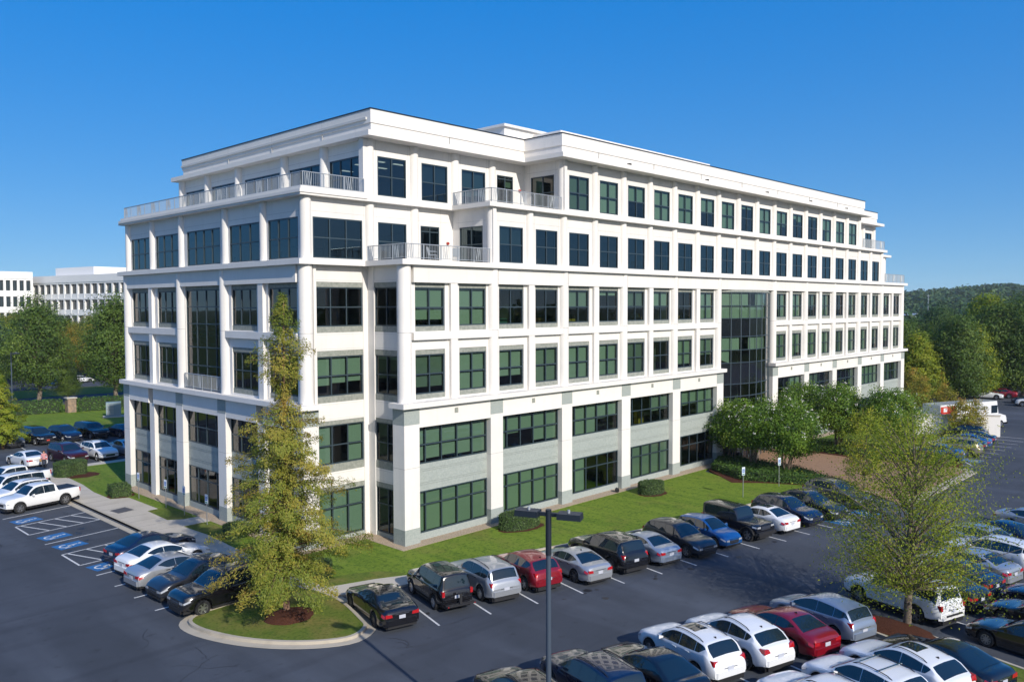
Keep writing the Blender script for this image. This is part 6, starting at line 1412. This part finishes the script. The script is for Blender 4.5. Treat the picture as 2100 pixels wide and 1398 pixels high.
def sign_post(label, x, y, h, ang):
    t = thing("accessible_sign", label, "sign", (x, y, 0.1), ang, "accessible parking signs")
    MB().box(-0.025, 0.025, -0.02, 0.02, 0, h).build("post", M_STEEL, t)
    pl = MB().box(-0.155, 0.155, -0.032, -0.021, h-0.62, h).build("plate", mat("sign_white", (0.62, 0.68, 0.74), 0.5), t)
    MB().box(-0.10, 0.10, -0.036, -0.033, h-0.42, h-0.15).build("symbol_panel", mat("sign_blue", (0.01, 0.13, 0.45), 0.5), pl)
    w = MB(); 
    w.poly([(0.045*math.cos(2*math.pi*k/12)-0.01, -0.037, h-0.325+0.045*math.sin(2*math.pi*k/12)) for k in range(12)]); w.poly([(-0.02, -0.0375, h-0.30), (0.01, -0.0375, h-0.30), (0.0, -0.0375, h-0.20), (-0.03, -0.0375, h-0.20)])
    w.poly([(-0.015+0.02*math.cos(2*math.pi*k/8), -0.037, h-0.178+0.02*math.sin(2*math.pi*k/8)) for k in range(8)]); w.build("wheelchair_symbol", M_LINE, pl)
    MB().box(-0.12, 0.12, -0.036, -0.033, h-0.58, h-0.50).build("text_bar", mat("sign_green", (0.05, 0.22, 0.15), 0.5), pl)
    return t
sign_post("accessible parking sign farthest along the left wall", -5.95, 24.6, 2.0, math.radians(-80))
sign_post("accessible parking sign in the middle of the dry lawn patch", -5.75, 20.3, 2.05, math.radians(-80))
sign_post("accessible parking sign next to the door path on the left end", -5.8, 17.2, 2.05, math.radians(-80))
sign_post("accessible parking sign half behind the cypress by the left wall", -5.9, 13.6, 2.05, math.radians(-80))
sign_post("accessible parking sign on the front lawn behind the black off-roader", 25.73, -8.4, 2.3, math.radians(-15))
sign_post("accessible parking sign in front of the front myrtle", 31.2, -8.6, 2.3, math.radians(-15))

# stone pillar in the hedge, utility cabinet, wall by the truck
t = thing("stone_pillar", "square tan stone pillar set in the long hedge", "pillar", (8.75, 84.3, 0))
M_STONE = mat("tan_stone", (0.36, 0.25, 0.16), 0.9, noise=(2.6, (0.24, 0.18, 0.13), 3, 0.42, 0.58), bump=(8, 0.8))
pr = random.Random(4); z = 0.0
while z < 1.95:
    hh = pr.uniform(0.22, 0.34); hh = min(hh, 2.0-z)
    for k, (x0, x1) in enumerate(((-0.55, pr.uniform(-0.15, 0.15)), (None, 0.55))):
        if k == 1: x0 = prev+0.02
        prev = x1; o_ = pr.uniform(0, 0.03)
        MB().box(x0, x1, -0.55-o_, 0.55+o_, z+0.012, z+hh-0.012).build("stone", M_STONE, t)
    z += hh
MB().box(-0.66, 0.66, -0.66, 0.66, 2.0, 2.14).build("cap", M_CONC, t); MB().box(-0.5, 0.5, -0.5, 0.5, 0, 2.0).build("mortar_core", M_CONC, t)
t = thing("utility_cabinet", "pale utility cabinet with louvres in the shade behind the rear lot", "cabinet", (11.0, 75.0, 0.09), math.radians(-20))
MB().box(-0.9, 0.9, -0.6, 0.6, 0, 1.95).build("housing", mat("cabinet_shaded_paint", (0.22, 0.30, 0.33), 0.5), t)  # colour lowered to carry the shadow the cabinet stands in
for k in range(7): MB().box(-0.8, 0.0, -0.63, -0.605, 0.4+k*0.2, 0.5+k*0.2).build("louvre", M_RAIL, t)
MB().box(-1.3, 1.5, -1.0, 1.0, -0.09, 0.08).build("pad", M_CONC, t)
t = thing("screen_wall", "white masonry screen wall whose end stands by the parked cars and truck", "wall", (71.6, -14.6, 0), math.radians(0))
W1 = MB(); W1.hexa([(0, 0, 0), (0.35, 0.05, 0), (-5.0, 7.6, 0), (-5.35, 7.5, 0), (0, 0, 2.3), (0.35, 0.05, 2.3), (-5.0, 7.6, 2.3), (-5.35, 7.5, 2.3)]); W1.build("wall_panel", M_WHITE, t)
MB().hexa([(-0.05, -0.06, 2.3), (0.42, 0.02, 2.3), (-4.96, 7.65, 2.3), (-5.42, 7.52, 2.3), (-0.05, -0.06, 2.4), (0.42, 0.02, 2.4), (-4.96, 7.65, 2.4), (-5.42, 7.52, 2.4)]).build("coping", M_CONC, t)
# flood light on the gravel strip
t = thing("ground_light", "small black flood light on the gravel by the front wall", "lamp", (20.6, -0.45, 0.115), 0.4)
MB().cyl(0, 0, 0.14, 0, 0.05, 12).build("base", M_DARK, t); MB().hexa([(-0.22, -0.12, 0.05), (0.22, -0.12, 0.05), (0.22, 0.14, 0.10), (-0.22, 0.14, 0.10), (-0.18, -0.1, 0.26), (0.18, -0.1, 0.26), (0.2, 0.12, 0.32), (-0.2, 0.12, 0.32)]).build("housing", M_DARK, t)
# two metal chairs on the balcony
for k, (x, y, a, lb) in enumerate(((3.6, 1.5, 0.6, "left one of two grey metal chairs on the fifth-floor balcony"), (5.7, 1.6, 2.4, "right one of two grey metal chairs on the fifth-floor balcony"))):
    t = thing("patio_chair", lb, "chair", (x, y, 17.42), a, "balcony chairs")
    MB().box(-0.24, 0.24, -0.24, 0.24, 0.42, 0.45).build("seat", M_RAIL, t); MB().hexa([(-0.24, 0.22, 0.45), (0.24, 0.22, 0.45), (0.24, 0.25, 0.45), (-0.24, 0.25, 0.45), (-0.24, 0.34, 0.95), (0.24, 0.34, 0.95), (0.24, 0.37, 0.95), (-0.24, 0.37, 0.95)]).build("backrest", M_RAIL, t)
    for sx in (-0.21, 0.21):
        for sy in (-0.21, 0.21): MB().tube((sx, sy, 0.42), (sx*1.1, sy*1.1, 0), 0.015, 0.015, 6).build("leg", M_RAIL, t)
        MB().tube((sx*1.1, -0.22, 0.66), (sx*1.1, 0.28, 0.68), 0.018, 0.018, 6).build("armrest", M_RAIL, t)

# woman walking between the cars
def person(label, loc, rotz):
    t = thing("person", label, "person", loc, rotz)
    J = {'pel': (0, 0, 0.95), 'sp': (0, 0.01, 1.15), 'ch': (0, 0.0, 1.32), 'nk': (0, 0, 1.46), 'hd': (0, 0.01, 1.56), 'tp': (0, 0.0, 1.66),
         'lsh': (0.17, 0, 1.40), 'lel': (0.24, 0.03, 1.14), 'lwr': (0.20, 0.18, 0.98), 'lhd': (0.17, 0.24, 0.95), 'rsh': (-0.17, 0, 1.40), 'rel': (-0.26, -0.03, 1.15), 'rwr': (-0.27, 0.06, 0.93), 'rhd': (-0.27, 0.10, 0.85),
         'lhp': (0.09, 0, 0.90), 'lkn': (0.10, 0.10, 0.50), 'lan': (0.10, 0.02, 0.09), 'lft': (0.10, 0.17, 0.04), 'rhp': (-0.09, 0, 0.90), 'rkn': (-0.10, 0.00, 0.50), 'ran': (-0.10, -0.16, 0.12), 'rft': (-0.10, -0.02, 0.04)}
    E = [('pel', 'sp'), ('sp', 'ch'), ('ch', 'nk'), ('nk', 'hd'), ('hd', 'tp'), ('ch', 'lsh'), ('lsh', 'lel'), ('lel', 'lwr'), ('lwr', 'lhd'), ('ch', 'rsh'), ('rsh', 'rel'), ('rel', 'rwr'), ('rwr', 'rhd'), ('pel', 'lhp'), ('lhp', 'lkn'), ('lkn', 'lan'), ('lan', 'lft'), ('pel', 'rhp'), ('rhp', 'rkn'), ('rkn', 'ran'), ('ran', 'rft')]
    Rr = dict(pel=0.15, sp=0.125, ch=0.145, nk=0.055, hd=0.092, tp=0.075, lsh=0.06, lel=0.043, lwr=0.032, lhd=0.036, lhp=0.09, lkn=0.06, lan=0.042, lft=0.04)
    names = list(J); me = bpy.data.meshes.new("body"); me.from_pydata([J[n] for n in names], [(names.index(a), names.index(b)) for a, b in E], [])
    o = link("body", me, t); sk = o.modifiers.new("skin", 'SKIN'); sub = o.modifiers.new("sub", 'SUBSURF'); sub.levels = 2; sub.render_levels = 2
    for i, n in enumerate(names):
        k = n if n in Rr else 'l'+n[1:]; v = me.skin_vertices[0].data[i]; v.radius = (Rr[k], Rr[k]*(0.8 if n in ('pel', 'sp', 'ch') else 1.0)); v.use_root = (n == 'pel')
    m = bpy.data.materials.new("skin_and_clothes"); m.use_nodes = True; nt = m.node_tree; b = nt.nodes["Principled BSDF"]; b.inputs["Roughness"].default_value = 0.8
    tc = nt.nodes.new("ShaderNodeTexCoord"); sx = nt.nodes.new("ShaderNodeSeparateXYZ"); nt.links.new(tc.outputs["Object"], sx.inputs[0])
    r = nt.nodes.new("ShaderNodeValToRGB"); r.color_ramp.interpolation = 'CONSTANT'
    for i, (p, c) in enumerate(((0.0, (0.02, 0.02, 0.02)), (0.06, (0.02, 0.022, 0.03)), (0.53, (0.50, 0.22, 0.22)), (0.83, (0.42, 0.24, 0.17)))):
        e = r.color_ramp.elements[i] if i < 2 else r.color_ramp.elements.new(p); e.position = p; e.color = (*c, 1)
    dv = nt.nodes.new("ShaderNodeMath"); dv.operation = 'DIVIDE'; dv.inputs[1].default_value = 1.75; nt.links.new(sx.outputs[2], dv.inputs[0]); nt.links.new(dv.outputs[0], r.inputs[0]); nt.links.new(r.outputs[0], b.inputs["Base Color"])
    me.materials.append(m)
    hair = MB(); bm = bmesh.new(); bmesh.ops.create_uvsphere(bm, u_segments=16, v_segments=10, radius=0.115)
    for v in bm.verts: v.co = Vector((v.co.x*0.95, v.co.y*1.02-0.02, v.co.z*1.1+1.62 if v.co.z > -0.02 else v.co.z*1.9+1.62))
    bmesh.ops.delete(bm, geom=[f for f in bm.faces if f.calc_center_median().y > 0.045 and f.calc_center_median().z < 1.67], context='FACES')
    hm = bpy.data.meshes.new("hair"); bm.to_mesh(hm); bm.free(); hm.materials.append(mat("dark_hair", (0.03, 0.018, 0.012), 0.6)); link("hair", hm, t)
    for sg in (1, -1):
        f = MB(); base = Vector(J['lhd' if sg > 0 else 'rhd'])
        for k in range(4):
            p = base+Vector((sg*0.0, 0.012*k-0.018, -0.02)); q_ = p+Vector((0, 0.012, -0.045)); f.tube(p, q_, 0.009, 0.008, 5); f.tube(q_, q_+Vector((0, 0.014, -0.028+0.004*abs(k-1))), 0.008, 0.006, 5)
        f.tube(base+Vector((0, 0.03, 0.0)), base+Vector((-sg*0.01, 0.06, -0.03)), 0.010, 0.007, 5)
        f.build("fingers", mat("skin_tone", (0.42, 0.24, 0.17), 0.6), t)
    MB().tube((0.26, 0.02, 0.98), (0.26, 0.14, 0.76), 0.09, 0.10, 8).build("handbag", mat("tan_leather", (0.40, 0.22, 0.06), 0.6), t)
    return t
person("woman in a pink top walking with a tan bag behind the white pickups", (-7.0, 42.9, 0.0), math.radians(150))

# ------------------------------------------------------------------ distant white offices and roofs
M_FARW = mat("far_white_concrete", (0.74, 0.735, 0.72), 0.8)
M_FARG = mat("far_dark_glass", (0.02, 0.03, 0.035), 0.15, spec=0.6)
def far_office(label, a, b, ztop, rows, zw, cols, depth, pent=None):
    A = Vector((a[0], a[1], 0)); B = Vector((b[0], b[1], 0)); L = (B-A).length; d = (B-A)/L; n = Vector((d.y, -d.x, 0))
    if n.dot(Vector((CAM[0]-a[0], CAM[1]-a[1], 0))) < 0: n = -n
    t = thing("distant_office", label, "building", (a[0], a[1], 0), 0, "distant white offices")
    P = lambda u, o, z: tuple(d*u+n*o+Vector((0, 0, z)))
    def bx(mb, u0, u1, o0, o1, z0, z1): mb.hexa([P(u0, o0, z0), P(u1, o0, z0), P(u1, o1, z0), P(u0, o1, z0), P(u0, o0, z1), P(u1, o0, z1), P(u1, o1, z1), P(u0, o1, z1)])
    bx_ = MB(); bx(bx_, 0, L, -depth, -0.6, 0, ztop-0.6); bx_.build("core", M_FARG, t)
    w = L/cols
    m = MB(); bx(m, -0.3, L+0.3, -depth-0.3, 0.3, ztop-2.2, ztop); m.build("parapet", M_FARW, t)
    z = ztop-2.2; zs = []
    for r in range(rows):
        z1 = z-0.5; z0 = z1-zw; zs.append((z0, z1)); m = MB(); bx(m, -0.2, L+0.2, -0.6, 0.15, z1, z1+0.5); m.build("ledge", M_FARW, t)
        m = MB(); bx(m, 0, L, -0.6, 0.0, z0-1.3, z0); m.build("spandrel_panel", M_FARW, t); z = z0-1.3
    m = MB(); bx(m, 0, L, -0.6, -0.02, 0, z); m.build("base_wall", M_FARW, t)
    for c in range(cols+1): m = MB(); bx(m, c*w-0.34, c*w+0.34, -0.6, 0.12, 0, ztop-2.2); m.build("pilaster", M_FARW, t)
    for (z0, z1) in zs:
        for c in range(cols):
            m = MB(); bx(m, c*w+0.38, (c+1)*w-0.38, -0.5, -0.42, z0, z1); wo = m.build("window", M_FARG, t)
            m = MB(); bx(m, c*w+w/2-0.05, c*w+w/2+0.05, -0.42, -0.38, z0, z1); m.build("mullion", M_FRAME, wo)
    if pent: m = MB(); bx(m, pent[0], pent[1], -depth*0.8, -3, ztop, ztop+pent[2]); m.build("penthouse", M_FARW, t)
    return t
far_office("distant white office block at the left edge, partly cut off", at_px(-60, 250)[:2], at_px(68, 262)[:2], 25.6, 4, 3.2, 9, 30)
far_office("distant white office with a long penthouse just left of the building", at_px(70, 268)[:2], at_px(345, 228)[:2], 24.3, 4, 3.0, 19, 35, (8.5, 30.5, 2.6))
for i, (px, D, lb) in enumerate(((1868, 395, "tiny white roof among far trees by the building's right edge"), (2033, 470, "small pale roof far behind the bright green trees"))):
    c = at_px(px, D, 8.0 if i == 0 else 6.5); t = thing("distant_house", lb, "house", (c[0], c[1], 0), 0.8)
    MB().box(-5, 5, -4, 4, 0, c[2]).build("wall", M_FARW, t); MB().hexa([(-5.5, -4.5, c[2]), (5.5, -4.5, c[2]), (5.5, 4.5, c[2]), (-5.5, 4.5, c[2]), (-5.5, -0.2, c[2]+2.4), (5.5, -0.2, c[2]+2.4), (5.5, 0.2, c[2]+2.4), (-5.5, 0.2, c[2]+2.4)]).build("roof", M_FARW, t)
c = at_px(1902, 400); t = thing("utility_pole", "thin tall utility pole before the wooded ridge", "pole", (c[0], c[1], 0))
MB().tube((0, 0, 0), (0, 0, 19.5), 0.25, 0.16, 8).build("shaft", M_STEEL, t); MB().box(-2.0, 2.0, -0.08, 0.08, 18.6, 18.8).build("crossarm", M_STEEL, t)
# ------------------------------------------------------------------ thin autumn haze
hm_ = bpy.data.materials.new("haze_air"); hm_.use_nodes = True; hn = hm_.node_tree; hn.nodes.remove(hn.nodes["Principled BSDF"])
pv = hn.nodes.new("ShaderNodeVolumePrincipled"); pv.inputs["Density"].default_value = 0.00012; pv.inputs["Color"].default_value = (0.80, 0.88, 1.0, 1); pv.inputs["Anisotropy"].default_value = 0.0
hn.links.new(pv.outputs[0], hn.nodes["Material Output"].inputs["Volume"])
tag(MB().box(-2600, 2600, -2600, 2600, -1.1, 62).build("haze", hm_), "thin pale haze over the whole landscape", "haze", None, "stuff")
scene.cycles.volume_max_steps = 64
